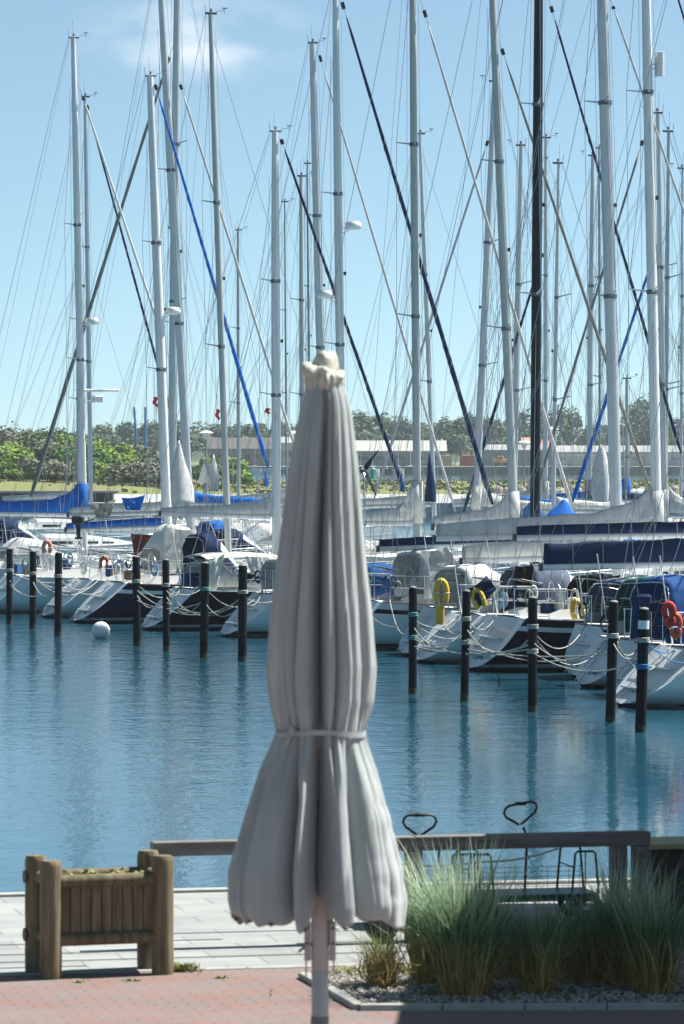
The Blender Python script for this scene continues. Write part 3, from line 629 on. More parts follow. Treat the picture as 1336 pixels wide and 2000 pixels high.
# dark hedge box at the right
hx = G(1370, 1800); hb_ = empty('hedge_trough', Vector((hx.x, 29.6, ZQ)), ROT, label='dark timber trough with clipped hedge at the right picture edge', cat='hedge trough')
MB().bbox((.25, 0, .27), (1.4, .5, .54), .01).build('trough', mat('trough_dark', (.05, .045, .035), .8, var=.3), hb_)
MB().bbox((.25, 0, .562), (1.46, .56, .04), .006).build('rim_board', mat('rim_wood', (.42, .38, .22), .8, var=.15), hb_)

# ================================================================ UNSEEN BUILDING (added out of frame so its roof shades the bed)
kq = Vector((2.33, 23.6, 0)); kang = math.atan2(31.0-24.5, 2.72-2.37)
kr = empty('occluder', (2.33, 23.6, ZQ), 0, label='unseen flat-roofed white kiosk beside the planting bed', cat='occluder')
ke = Vector((2.50, 24.0)); kf = Vector((2.86, 31.4))
MB().add([(ke.x-2.33, ke.y-23.6, 3.2), (kf.x-2.33, kf.y-23.6, 3.2), (9, 8.4, 3.2), (9, .0, 3.2), (ke.x-2.33, ke.y-23.6, 3.4), (kf.x-2.33, kf.y-23.6, 3.4), (9, 8.4, 3.4), (9, 0, 3.4)], [(0, 1, 2, 3), (7, 6, 5, 4), (0, 4, 5, 1), (1, 5, 6, 2), (2, 6, 7, 3), (3, 7, 4, 0)]).build('roof', WHP, kr)
MB().box((5.2, 4.4, 1.6), (6.4, 6.0, 3.196)).build('wall', mat('occluder_wall', (.45, .46, .46), .8), kr)
MB().bbox((1.99, 4.4, 1.7), (.03, 2.4, 1.3), .005).build('window', GLASSD, kr)

# ================================================================ MOORING PILES
piles = [(18, 1072, 1218, 12), (64, 1077, 1228, 13), (113, 1080, 1243, 14), (268, 1088, 1262, 15), (325, 1094, 1272, 13), (398, 1100, 1285, 16), (473, 1105, 1292, 17), (806, 1148, 1355, 16), (907, 1155, 1370, 16), (1040, 1168, 1390, 18), (1192, 1176, 1410, 19), (1251, 1190, 1430, 21)]
pl_lab = ['black mooring pile at the far left picture edge', 'black mooring pile between two others on the far left', 'black mooring pile in front of the white stern on the left', 'black mooring pile right of the white ball buoy', 'black mooring pile just right of the maroon windbreak', 'black mooring pile with green rope in front of the cream canopy', 'black mooring pile next to the parasol on its left', 'black mooring pile right of the parasol with pale rope band', 'black mooring pile between the two yellow horseshoe buoys', 'black mooring pile in front of the black hull', 'leaning black mooring pile among the right sterns', 'black mooring pile with white band and blue rope']
PT = []
for i, (px, ty, by, wpx) in enumerate(piles):
    D = HC*F/(by-HY); b0 = P(px, by, D); H = HC-(ty-HY)*D/F; r = wpx/2*D/F*1.02
    lean = .06 if i in (10, 11) else random.uniform(-.035, .05)
    tp = empty('mooring_pile', (b0.x, D, 0), label=pl_lab[i], cat='mooring pile', group='black mooring piles')
    tilt = Vector((lean, 0, H))
    MB().tube([(0, 0, -1.5), (0, 0, 0), tilt*.5, tilt*.98, tilt], [r, r, r, r, r*.93], 18).build('shaft', PILE, tp, smooth=True, ang=50)
    MB().tube([tilt+Vector((0, 0, .001)), tilt+Vector((0, 0, .02)), tilt+Vector((0, 0, .035))], [r*.9, r*.8, r*.3], 16).build('cap', PTOP, tp, smooth=True, ang=50)
    MB().tube([(0, 0, -.2), (0, 0, .12)], r*1.03, 16).build('weed_band', WEED, tp)
    for zz in ((H-.62,) if i not in (7, 8, 9, 11) else (H-.55, H-1.0)):
        rp = MB()
        for q in range(3): rp.torus((lean*zz/H, 0, zz+q*.03), r+.012, .014, (1, 0, 0), (0, 1, 0), 18, 5)
        rp.build('rope_loop', ROPEG if i in (5, 7) else (ROPEB if i == 11 and zz < H-.6 else ROPE), tp, smooth=True)
    if i == 11: MB().tube([tilt*.84, tilt*.91], r*1.02, 18, cap=False).build('white_band', WHP, tp, smooth=True)
    PT.append((Vector((b0.x+lean*(H-.6)/H, D, H-.6)), r))
by = P(197, 1231, 104); bo = tag(MB().sphere((0, 0, .20), .235, 24, 16).build('ball_buoy', mat('buoy_white', (.75, .76, .76), .45, var=.05), smooth=True, loc=(by.x, 104, 0)), 'white round ball buoy floating in front of the navy hull', 'buoy')
MB().torus((0, 0, .45), .04, .012, (1, 0, 0), (0, 0, 1), 12, 5).build('eye', BLKP, bo)

# ================================================================ SAILING BOATS
DX, DY = .95, .31; HD = math.atan2(DY, DX); DX, DY = math.cos(HD), math.sin(HD)
BOATS = {}
def plane_pt(A, px, py, sg=1):
    """point on the ray of pixel (px,py) in the vertical plane through A along the hull axis"""
    k = (px-HX)/F; s = (k*A.y-A.x)/(DX-DY*k); D = A.y+DY*s
    return P(px, py, D)
def boat(key, label, side, mast, stern=None, Dm=None, am=5.6, L=10, beam=3.1, fb=1.12, hull=None, strip=None, boot=None, trans=None, slope=.9,
         furl=None, boom=None, hoods=(), spr=(.40, .66), roofm=None, radar=None, rails=True, detail=2, mastm=None, ped=True, cat='sailing boat', wheel=True, group='moored sailing boats'):
    bx, tx, ty, H, wpx, mm = mast
    if stern:
        S = P(stern[0], HY, stern[1]); S.z = 0
        D = stern[1]+DY*am
        k = (bx-HX)/F; a = (k*S.y-S.x)/(DX-DY*k); Dm = S.y+DY*a
    else:
        M = P(bx, HY, Dm); M.z = 0; S = M-Vector((DX, DY, 0))*am*side
    hd = HD if side > 0 else HD+math.pi
    s = F/Dm; slp = (tx-bx)/(ty-1000.)
    if H is None: ytop = ty; H = HC-(ty-HY)/s
    else: ytop = HY-(H-HC)*s
    ybot = HY+(HC-1.15)*s
    mb = P(bx+slp*(ybot-1000), ybot, Dm); mt = P(bx+slp*(ytop-1000), ytop, Dm)
    root = empty('sailing_boat', S, hd, label=label, cat=cat, group=group)
    Rm = Matrix.Rotation(-hd, 3, 'Z')
    def loc(p): return Rm @ (Vector(p)-S)
    A = loc(mb); T = loc(mt); fl = None
    if furl:
        fa = P(furl[0], furl[1], Dm); fbp = plane_pt(fa, furl[2], furl[3]); la, lb = loc(fa), loc(fbp)
        d = (lb-la); tt = (1.35-la.z)/d.z; bw = la+d*tt
        L = bw.x+.15
        if L > 14.5 or L < 7: print('BOAT', key, 'bow', round(bw.x, 1), 'mast', round(A.x, 1))
        L = max(A.x+3.0, min(L, 15))
    # ---- hull
    B2 = beam/2; hm = hull or GELW
    def hb(t): 
        if t < .42: return B2*(.74+.26*math.sin(t/.42*math.pi/2))
        q = (t-.42)/.58; return B2*max(.012, (1-q**2.3))
    def sheer(t): return fb*(.97-.08*math.sin(math.pi*min(1, t*1.1))+.22*t*t)
    def keel(t): return .46*math.sin(math.pi*min(1, max(0, t*1.05)))**.8 - .06
    def hy_(t, z):
        sh = sheer(t); d = keel(t); v = max(0, min(1, (z+d)/(sh+d)))**.62
        return hb(t)*(1-(1-v)**2.6)
    def hx_(t, z):
        x = L*t
        if t < .16: x += slope*max(0, z-.05)*(1-t/.16)
        if t > .6: x -= (sheer(t)-z)*.42*((t-.6)/.4)**1.5
        return x
    NT, NV = 26, 11; ts = [0, .008, .02, .04, .07, .11, .16]+[.16+.84*((i+1)/(NT-6))**.93 for i in range(NT-6)]
    m_ = MB(); vs = []
    for t in ts:
        for sg in (1, -1):
            for j in range(NV+1):
                f = j/NV; z = -keel(t)+(sheer(t)+keel(t))*f**1.35; vs.append((hx_(t, z), sg*hy_(t, z), z))
    fs = []; row = 2*(NV+1)
    for i in range(len(ts)-1):
        for j in range(NV):
            a = i*row+j; fs.append((a, a+1, a+row+1, a+row)); a = i*row+NV+1+j; fs.append((a+1, a, a+row, a+row+1))
    m_.add(vs, fs); hl = m_.build('hull', hm, root, smooth=True)
    # transom cap
    lp = [vs[j] for j in range(NV, -1, -1)]+[vs[NV+1+j] for j in range(1, NV+1)]
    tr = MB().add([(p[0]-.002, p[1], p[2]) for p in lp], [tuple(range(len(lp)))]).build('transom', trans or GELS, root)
    if detail > 1:
        for zz in (.35, .72):
            MB().bbox((slope*(zz-.05)-.03, 0, zz), (.16, hb(0)*1.1, .035), .008).build('bathing_step', GELW, tr)
        lm = MB(); yq = .25
        for yq in (.12, .40): lm.tube([(slope*.02-.06, yq, .07), (slope*.85-.05, yq, .92)], .012, 6)
        for k in range(4): lm.tube([(slope*(.2*k+.1)-.055, .12, .17+.2*k), (slope*(.2*k+.1)-.055, .40, .17+.2*k)], .010, 6)
        lm.build('bathing_ladder', STEEL, tr)
    # deck
    dk_ = MB(); vs = []
    for t in ts:
        z = sheer(t)-.015; b_ = hy_(t, sheer(t))-.01
        for q in (-1, -.5, 0, .5, 1): vs.append((hx_(t, sheer(t)), q*b_, z+.05*(1-q*q)))
    fs = [(i*5+k, i*5+k+1, i*5+5+k+1, i*5+5+k) for i in range(len(ts)-1) for k in range(4)]
    dk_.add(vs, [f[::-1] for f in fs]); dk_.build('deck', DECK, root)
    rr = MB()
    for sg in (1, -1): rr.tube([(hx_(t, sheer(t)), sg*hy_(t, sheer(t)), sheer(t)+.01) for t in ts], .022, 6)
    rr.build('toe_rail', TEAK if key in ('B', 'E0') else ALU, root)
    def band(z0f, z1f, nm, mt_):
        q = MB()
        for sg in (1, -1):
            v_ = []
            for t in ts:
                for zf in (z0f, z1f):
                    z = zf(t); v_.append((hx_(t, z)-(.003 if t == 0 else 0), sg*(hy_(t, z)+.006), z))
            f_ = [(2*i, 2*i+1, 2*i+3, 2*i+2) if sg > 0 else (2*i+1, 2*i, 2*i+2, 2*i+3) for i in range(len(ts)-1)]
            q.add(v_, f_)
        q.build(nm, mt_, root, smooth=True)
    band(lambda t: -.06, lambda t: .07+.03*t, 'antifouling', ANTI)
    if boot: band(lambda t: .085+.03*t, lambda t: .16+.05*t, 'waterline_stripe', boot)
    if strip: band(lambda t: sheer(t)-.26, lambda t: sheer(t)-.16, 'sheer_stripe', strip)
    # coachroof
    cm = roofm or GELW; x0, x1 = .34*L, min(.74*L, A.x+1.6); secs = []
    for i in range(9):
        f = i/8; x = x0+(x1-x0)*f; t = x/L; wd = hb(t)*.62*(1-.35*f**2); h = .44*(1-f**2.2)+.03; z0 = sheer(t)
        secs.append([(x, -wd-.06, z0-.02), (x, -wd, z0+h*.75), (x, -wd*.82, z0+h*.96), (x, 0, z0+h*1.08), (x, wd*.82, z0+h*.96), (x, wd, z0+h*.75), (x, wd+.06, z0-.02)])
    cr_ = MB().loft(secs).build('coachroof', cm, root, smooth=True, ang=35)
    def roofz(x): 
        f = max(0, min(1, (x-x0)/(x1-x0))); return sheer(x/L)+(.44*(1-f**2.2)+.03)*1.0
    if detail:
        for sg in (-1, 1):
            for (fa_, fb_) in ((.06, .30), (.36, .58), (.63, .76)):
                v_ = []
                for i in range(5):
                    f = fa_+(fb_-fa_)*i/4; x = x0+(x1-x0)*f; t = x/L; wd = hb(t)*.62*(1-.35*f**2); h = .44*(1-f**2.2)+.03; z0 = sheer(t)
                    for q in (.28, .62): v_.append((x, sg*(wd+.06-.07*q+.008), z0-.02+(h*.75)*q+.02))
                MB().add(v_, [(2*i, 2*i+1, 2*i+3, 2*i+2) for i in range(4)]).build('cabin_window', GLASSD, cr_)
    # cockpit coamings, wheel, winches
    xa, xb = .11*L+slope*.5, .35*L
    for sg in (-1, 1):
        y0 = hb(.2)*.62; co_ = MB(); co_.loft([[(x, sg*(y0-.10), sheer(.2)-.05), (x, sg*(y0-.07), sheer(.2)+h), (x, sg*(y0+.05), sheer(.2)+h), (x, sg*(y0+.14), sheer(.2)-.05)][::sg] for x, h in ((xa, .12), (xa+.3, .22), (xb-.3, .27), (xb, .28))])
        co_.build('cockpit_coaming', cm, root)
    if detail > 1 and wheel:
        xw = .17*L+slope*.4; wz = sheer(.2)+.42
        wh = MB().torus((xw, 0, wz), .42, .014, (0, 1, 0), (-.15, 0, 1), 28, 6)
        for k in range(6): a = math.pi*k/6; wh.tube([(xw, math.cos(a)*.42, wz+math.sin(a)*.42), (xw, -math.cos(a)*.42, wz-math.sin(a)*.42)], .007, 5)
        wh.build('steering_wheel', STEEL, root, smooth=True)
        MB().bbox((xw+.10, 0, sheer(.2)+.2), (.16, .22, .75), .03).build('binnacle', GELW, root)
    if detail:
        wn = MB()
        for sg in (-1, 1):
            for x in (xb-.5, xb-1.3): wn.lathe([(.06, 0), (.07, .03), (.045, .06), (.05, .14), (.06, .15), (0, .16)], (x, sg*hb(.2)*.62, sheer(.2)+.24), 10)
        wn.build('winches', STEEL, root, smooth=True, ang=40)
    # rails
    if rails:
        xs = slope*fb*.95+.05; z0 = sheer(0); y0 = hb(0)*.93; rt = .013
        for sg in (1, -1):
            g_ = MB(); tp = [(xs+1.1, sg*y0*1.08, z0+.6), (xs+.15, sg*y0, z0+.62), (xs, sg*y0*.8, z0+.62)]
            g_.tube(tp, rt, 6); g_.tube([(x, y, z-.28) for x, y, z in tp], rt*.8, 6); g_.tube([(xs, sg*y0*.8, z0+.62), (xs, sg*y0*.25, z0+.62)], rt, 6)
            for (x, y) in ((xs+1.1, y0*1.08), (xs+.15, y0), (xs, y0*.3)): g_.tube([(x, sg*y, z0-.02), (x, sg*y, z0+.62)], rt, 6)
            g_.build('pushpit', STEEL, root)
        g_ = MB(); st_ = [.2+.12*i for i in range(6)]
        for sg in (1, -1):
            for t in st_: g_.tube([(hx_(t, sheer(t)), sg*hy_(t, sheer(t))*.97, sheer(t)), (hx_(t, sheer(t)), sg*hy_(t, sheer(t))*.97, sheer(t)+.6)], .011, 5)
            for dz in (.59, .32):
                g_.tube([(xs+1.1, sg*y0*1.08, z0+dz)]+[(hx_(t, sheer(t)), sg*hy_(t, sheer(t))*.97, sheer(t)+dz) for t in st_]+[(L*.93, sg*.25, sheer(.93)+dz)], .006, 4)
        g_.build('guard_rail', STEEL, root)
        g_ = MB(); zb = sheer(.95)
        g_.tube([(L*.90, .38, zb+.55), (L*.96, .25, zb+.58), (L-.05, .06, zb+.6), (L-.05, -.06, zb+.6), (L*.96, -.25, zb+.58), (L*.90, -.38, zb+.55)], rt, 6)
        for sg in (1, -1): g_.tube([(L*.90, sg*.38, zb), (L*.90, sg*.38, zb+.55)], rt, 6); g_.tube([(L-.25, sg*.1, zb), (L-.05, sg*.06, zb+.6)], rt, 6)
        g_.build('pulpit', STEEL, root)
    # ---- mast
    rad = wpx/2/s; zs = [0, .5, .72, .9, 1.0]; rs = [1, 1, .93, .78, .66]
    A0 = Vector((A.x, A.y, roofz(A.x)-.05)); pts = [A0.lerp(T, f) for f in zs]
    ma_ = MB().tube(pts, [rad*q for q in rs], 14, sx=1.0).build('mast', mm, root, smooth=True, ang=60)
    MB().bbox((A0.x, A0.y, A0.z+.06), (rad*3.4, rad*2.6, .10), .01).build('mast_foot', ALU, ma_)
    up = (T-A0).normalized()
    # masthead fittings
    hd_ = MB(); hd_.bbox(T+Vector((.02, 0, .03)), (.34, .09, .07), .01); hd_.tube([T+Vector((-.15, 0, .03)), T+Vector((-.17, 0, .28))], .008, 5)
    hd_.tube([T+Vector((.10, 0, .05)), T+Vector((.42, 0, .14))], .008, 5); hd_.tube([T+Vector((.42, 0, .02)), T+Vector((.42, 0, .20))], .007, 5); hd_.box(T+Vector((.43, 0, .19)), (.14, .02, .03))
    hd_.tube([T+Vector((-.02, .02, .05)), T+Vector((-.02, .02, .62))], .005, 4); hd_.lathe([(.035, 0), (.035, .09), (0, .10)], T+Vector((.02, 0, .07)), 8)
    hd_.build('masthead_fittings', WIRED if mm is not ALUW else WIRE, ma_)
    ln_ = []
    for f in spr:
        c = A0.lerp(T, f); l_ = beam*.30*(1.15-f*.5)
        for sg in (1, -1):
            e_ = c+Vector((-.22, sg*l_, .10)); ln_.append((f, sg, e_))
            MB().tube([c, e_], [.028, .016], 6).build('spreader', ALUW if mm is BLKM else mm, ma_)
        MB().tube([c-up*.05, c+up*.05], rad*1.12, 14).build('spreader_bracket', WIRED, ma_)
    dd = .010
    def wire(nm, pts, r=dd, m=WIRE): MB().tube(pts, r*.72, 5).build(nm, m, root)
    for sg in (1, -1):
        ch = Vector((A.x-.25, sg*hb(A.x/L)*.93, sheer(A.x/L)))
        tips = [e_ for f, q, e_ in ln_ if q == sg]
        wire('cap_shroud', [A0.lerp(T, .95)]+tips[::-1]+[ch])
        if spr: wire('lower_shroud', [A0.lerp(T, spr[0]-.01), ch+Vector((-.35, 0, 0))])
        if spr and len(spr) > 1: wire('diagonal_shroud', [A0.lerp(T, spr[1]-.01), tips[0]])
    bs = Vector((slope*fb*.95+.15, 0, sheer(0)+.1)); sp_ = T+(bs-T)*.82
    wire('backstay', [T+Vector((-.15, 0, 0)), sp_, bs+Vector((0, hb(0)*.7, 0))]); wire('backstay', [sp_, bs-Vector((0, hb(0)*.7, 0))])
    wire('halyard', [A0.lerp(T, .97)+Vector((rad+.05, .02, 0)), A0+Vector((rad+.10, .05, .9))], .008, ROPE)
    wire('halyard', [A0.lerp(T, .90)+Vector((-rad-.03, .05, 0)), A0+Vector((-rad-.16, .1, 1.0))], .007)
    wire('flag_halyard', [ln_[0][2] if ln_ else A0.lerp(T, .5), Vector((A.x-.2, hb(A.x/L)*.8, sheer(.5)+.1))], .005)
    # forestay and furled headsail
    if furl:
        gx = max(.0, (la.x-(A0.lerp(T, min(1, (la.z-A0.z)/(T.z-A0.z))).x))*1); fz = min(.995, (la.z+gx*2.9-A0.z)/(T.z-A0.z))
        wire('forestay', [A0.lerp(T, fz), la, bw])
        x1_, y1_, x2_, y2_, fm, w1, w2 = furl; r1, r2 = w1/2/s, w2/2/s; K = 26
        pts = []; rs_ = []
        # start a bit below the top
        for i in range(K+1):
            f = i/K; p = la.lerp(lb, .03+.97*f); q = r1+(r2-r1)*f**.8
            q *= (1+.10*math.sin(i*2.1)); pts.append(p); rs_.append(q)
        rs_[0] *= .5; rs_[-1] *= .55
        fs_ = MB().tube(pts, rs_, 8).build('furled_headsail', fm, root, smooth=True)
        if w2 > 5:
            hx2 = MB(); hp = []
            d = (lb-la).normalized(); u_ = Vector((0, 1, 0)); v_2 = d.cross(u_).normalized()
            nt_ = int((lb-la).length/.9); 
            for i in range(nt_*8+1):
                f = i/(nt_*8); p = la.lerp(lb, .25+.74*f); rr_ = (r1+(r2-r1)*(.25+.74*f)**.8)*1.12+.004; an = 2*math.pi*i/8
                hp.append(p+u_*math.cos(an)*rr_+v_2*math.sin(an)*rr_)
            if fm in (C_NAVY, C_BLUE, C_MID): hx2.tube(hp, .006, 4).build('sheet_turns', ROPE, fs_)
        MB().lathe([(.07, 0), (.11, .01), (.05, .05), (.05, .12), (.11, .16), (.07, .17)], bw+Vector((-.05, 0, .06)), 12).build('furling_drum', BLKP, root, smooth=True, ang=40)
        MB().tube([la, la.lerp(lb, .014)], r1*1.3+.012, 6).build('furler_swivel', BLKP, fs_)
    else:
        bw = Vector((L-.15, 0, sheer(1)+.05)); wire('forestay', [A0.lerp(T, .97), bw])
    if radar:
        for (ry, sgn, kind_) in radar:
            f = ((HY+(HC-1.15)*s)-ry)/((HY+(HC-1.15)*s)-ytop); c = A0.lerp(T, max(.05, min(.9, f)))
            br_ = MB().tube([c, c+Vector((sgn*.32, 0, -.02))], .02, 6).tube([c+Vector((0, 0, -.18)), c+Vector((sgn*.32, 0, -.03))], .012, 6).build('radar_bracket', STEEL, ma_)
            if kind_ == 'dome': MB().lathe([(.10, -.02), (.20, .0), (.235, .05), (.235, .12), (.19, .19), (.05, .215), (0, .216)], c+Vector((sgn*.42, 0, 0)), 24).build('radar_dome', WHP, ma_, smooth=True, ang=45)
            elif kind_ == 'bar':
                MB().bbox(c+Vector((sgn*.55, 0, .02)), (.34, .3, .22), .03).build('radar_gearbox', WHP, ma_)
                MB().bbox(c+Vector((sgn*.55, 0, .30)), (1.45, .10, .09), .03).build('radar_scanner', WHP, ma_)
            else:
                q = MB(); cc = c+Vector((sgn*.30, 0, 0))
                for k in range(6): q.tube([cc+Vector((.11*math.cos(k), .11*math.sin(k), -.28)), cc+Vector((.11*math.cos(k), .11*math.sin(k), .28))], .008, 5)
                for k in range(12): q.torus(cc+Vector((0, 0, -.28+k*.05)), .11, .008, (1, 0, 0), (0, 1, 0), 14, 4)
                q.lathe([(.10, -.28), (.10, .28)], cc, 14); q.build('radar_reflector', WHP, ma_)
    # steaming light, small fittings
    c = A0.lerp(T, .52); MB().lathe([(.03, 0), (.04, .02), (.04, .09), (0, .10)], c+Vector((rad+.05, 0, 0)), 8).build('steaming_light', BLKP, ma_)
    if boom is None and bx < 1345 and key not in ('R', 'W', 'AE', 'AI', 'AJ'):
        qn = len(BOATS); cc_ = (C_WHITE, C_LG, C_WHITE, C_BLUE, C_LG, C_WHITE, C_NAVY)[qn % 7]
        boom = (bx-side*(3.4+.3*(qn % 3))*DX*s, HY+(HC-2.75)*s, HY+(HC-2.85)*s, cc_, .16, .30, .5 if qn % 2 else .1, mm if mm is not BLKM else ALUW)
        if group == BK: hoods = tuple(hoods)+((bx-side*3.1*DX*s, HY+(HC-2.15)*s, (C_WHITE, C_NAVY, C_WHITE, C_LG, C_BLUE)[qn % 5], 1.6, 'hood'),)
    # ---- boom and cover
    if boom:
        ex, ey, my, cvm, he, hmid, rise, bmt = boom
        g0 = P(bx+slp*(my-1000), my, Dm); ge = plane_pt(g0, ex, ey); b0, b1 = loc(g0), loc(ge)
        b0 += (b1-b0).normalized()*(rad+.05)
        bo_ = MB().tube([b0, b1], [.075, .070], 12).build('boom', bmt, root, smooth=True, ang=50)
        MB().bbox(b1, (.05, .15, .16), .01).build('boom_end', BLKP, bo_)
        secs = []; K = 34; random.seed(len(key)*7+ord(key[0]))
        sd_ = random.random()*50
        for i in range(K+1):
            u = i/K; p = b0.lerp(b1, .0+.985*u); h = he+(hmid-he)*(1-u)**.7+rise*math.exp(-u*9)
            h *= 1+.10*noise.noise(Vector((u*9+sd_, 0, 0))); wd = .13*(.75+.25*(1-u))*(1+.15*noise.noise(Vector((u*12, sd_, 0))))
            if u < .03: wd *= .8
            sc = []; NP = 16
            for k in range(NP):
                a = 2*math.pi*k/NP; yy = wd*math.sin(a); q = (1-math.cos(a))/2
                yy *= (1-.55*q**1.5) if h > .3 else (1-.25*q)
                w_ = 1+.22*noise.noise(Vector((u*22+math.cos(a), a*1.3, sd_)))+.10*math.sin(u*70+a*2.5+3*noise.noise(Vector((u*8, sd_, 1))))*abs(math.sin(a))
                sc.append(p+Vector((0, yy*w_, .05+h*q*(1+.05*(w_-1)))))
            secs.append(sc)
        cvo = MB().loft(secs).build('sail_cover', cvm, root, smooth=True)
        if rise > .3: MB().tube([A0.lerp(T, (b0.z-A0.z)/(T.z-A0.z)+.0), A0.lerp(T, (b0.z+rise*.95+hmid-A0.z)/(T.z-A0.z))], rad*1.25+.02, 12).build('mast_sleeve', cvm, root, smooth=True)
        if detail:
            for i in range(2, K, 4):
                q = MB()
                u = i/K; p = b0.lerp(b1, u); h = he+(hmid-he)*(1-u)**.7+rise*math.exp(-u*9)
                q.torus(p+Vector((0, 0, h/2)), .14, .008, (0, 1, 0), (0, 0, 1), 16, 4, vs=max(.6, (h/2+.12)/.14))
                q.build('sail_tie', C_GREY, cvo)
        wire('topping_lift', [T+Vector((-.12, 0, -.05)), b1+Vector((0, 0, .06))], .006)
        for u in (.35, .65, .9):
            for sg in (1, -1): wire('lazy_jack', [A0.lerp(T, .55)+Vector((0, sg*.05, 0)), b0.lerp(b1, u)+Vector((0, sg*.10, .05))], .005)
        wire('mainsheet', [b0.lerp(b1, .82), Vector((b0.lerp(b1, .82).x+.1, .1, sheer(.2)+.2))], .012, ROPE); wire('mainsheet', [b0.lerp(b1, .87), Vector((b0.lerp(b1, .82).x-.1, -.1, sheer(.2)+.2))], .012, ROPE)
        kk = b0.lerp(b1, .28); wire('kicker', [kk, A0+Vector((-rad, 0, .15))], .02, ALU)
    # ---- hoods
    for (hpx, htop, m1, ln2, kind_) in hoods:
        cpt = plane_pt(S+Vector((0, 0, 0)), hpx, HY); lx = loc(cpt).x; zt = HC-(htop-HY)*cpt.y/F
        z0 = sheer(.3)+.16; secs = []; wd = hb(.3)*(.78 if kind_ != 'cover' else .35); K = 12
        for i in range(K+1):
            f = i/K; x = lx-ln2/2+ln2*f
            if kind_ == 'hood': hh = (zt-z0)*(1-.10*abs(f-.3)-max(0, (f-.34)/.66)**1.05*.86)*(1-.03*abs(math.sin(math.pi*f*3))) if f > .02 else (zt-z0)*.9
            elif kind_ == 'tent': hh = (zt-z0)*(min(1, .55+f*1.9) if f < .55 else 1-(f-.55)*1.5)*(1-.04*abs(math.sin(math.pi*f*3)))
            elif kind_ == 'bimini': hh = 0
            else: hh = (zt-z0)*(.55+.45*math.sin(math.pi*f)**.7)
            sc = []
            if kind_ == 'bimini':
                zb_ = zt-.06*(2*f-1)**2
                for k in range(9): q = k/8*2-1; sc.append((x, q*wd, zb_-.10*q*q-.0))
                for k in range(8, -1, -1): q = k/8*2-1; sc.append((x, q*wd, zb_-.10*q*q-.012))
            else:
                for k in range(15):
                    a = math.pi*k/14; ca, sa = math.cos(a), math.sin(a)
                    w_ = 1+.03*noise.noise(Vector((f*5+lx, a*2, 1)))
                    sc.append((x+.03*math.sin(k*2), wd*(abs(ca)**.36)*(1 if ca > 0 else -1)*(1-.10*sa), z0-.03+hh*(sa**.42)*w_))
            secs.append(sc)
        h_ = MB().loft(secs, closed=(kind_ == 'bimini'), cap=(kind_ == 'bimini'))
        nm = {'hood': 'sprayhood', 'tent': 'cockpit_tent', 'bimini': 'bimini', 'cover': 'cockpit_cover'}[kind_]
        ho = h_.build(nm, m1, root, smooth=True, ang=60)
        if kind_ != 'bimini': so_ = ho.modifiers.new('thick', 'SOLIDIFY'); so_.thickness = .012
        hp_ = MB()
        if kind_ in ('hood', 'tent'):
            for f in (.04, .36): 
                i = round(f*K); hp_.tube([Vector(p)-Vector((0, 0, .02)) for p in secs[i]], .013, 6)
            hp_.build('hoop', STEEL, ho)
            for (f0, f1, ka, kb_) in (((.45, .92, 2, 5), (.45, .92, 9, 12), (.45, .9, 6, 8)) if kind_ == 'hood' else ((.3, .7, 2, 4), (.3, .7, 10, 12))):
                v_ = []; i0, i1 = round(f0*K), round(f1*K)
                for i in range(i0, i1+1):
                    for k in range(ka, kb_+1):
                        p = Vector(secs[i][k]); c_ = Vector((p.x, 0, z0)); v_.append(p+(p-c_).normalized()*.016)
                wn_ = kb_-ka+1
                MB().add(v_, [((i)*wn_+k, (i)*wn_+k+1, (i+1)*wn_+k+1, (i+1)*wn_+k) for i in range(i1-i0) for k in range(wn_-1)]).build('hood_window', CLEARW, ho)
        if kind_ == 'bimini':
            for f in (0.1, .9):
                x = lx-ln2/2+ln2*f; hp_.tube([(lx, wd, z0), (x, wd*.98, zt-.12), (x, 0, zt-.02), (x, -wd*.98, zt-.12), (lx, -wd, z0)], .013, 6)
            hp_.build('hoop', STEEL, ho)
    if detail > 1:
        random.seed(sum(map(ord, key))*31+5); xs = slope*fb*.95+.05; z0 = sheer(0); y0 = hb(0)*.93
        for i in range(5):
            t_ = random.uniform(0, 1); x = xs+t_*1.1; sg = random.choice((-1, 1)); c = Vector((x, sg*y0*(1+.08*t_)-.02*sg, z0+random.uniform(.28, .5)))
            o_ = MB()
            for k in range(3): o_.torus(c+Vector((.012*k, .02*k, -.02*k)), random.uniform(.07, .10), .012, (1, .1*k, 0), (0, 0, 1), 14, 4, vs=1.7)
            o_.build('coiled_line', random.choice((ROPE, WHP, ROPE, ROPEB, ROPEG, C_NAVY)), root)
        for i in range(3):
            x = xs+random.uniform(.15, 1.6); y = random.uniform(-.8, .8); h = random.uniform(.15, .4)
            MB().bbox((x, y, z0+.05+h/2), (random.uniform(.2, .5), random.uniform(.2, .5), h), .03, Matrix.Rotation(random.uniform(0, 1), 3, 'Z')).build(random.choice(('locker', 'cushion', 'deck_bag')), random.choice((GELW, C_WHITE, C_NAVY, C_GREY, GELW, C_MID, TEAK)), root)
        MB().tube([(xs+.1, y0*.9, z0), (xs-.15, y0*.92, z0+1.7)], .012, 5).build('antenna_staff', WHP, root)
        MB().bbox((xs+.2, -y0*.5, z0+.78), (.5, .62, .03), .005, Matrix.Rotation(.2, 3, 'Y')).build('solar_panel', GLASSD, root)
        for i in range(2):
            sg = random.choice((-1, 1)); x = L*(.40+.12*i); wd2 = hb(x/L)*.3
            MB().bbox((x, sg*wd2, roofz(x)+.05), (.5, .45, .06), .02).build('deck_hatch', GLASSD, cr_)
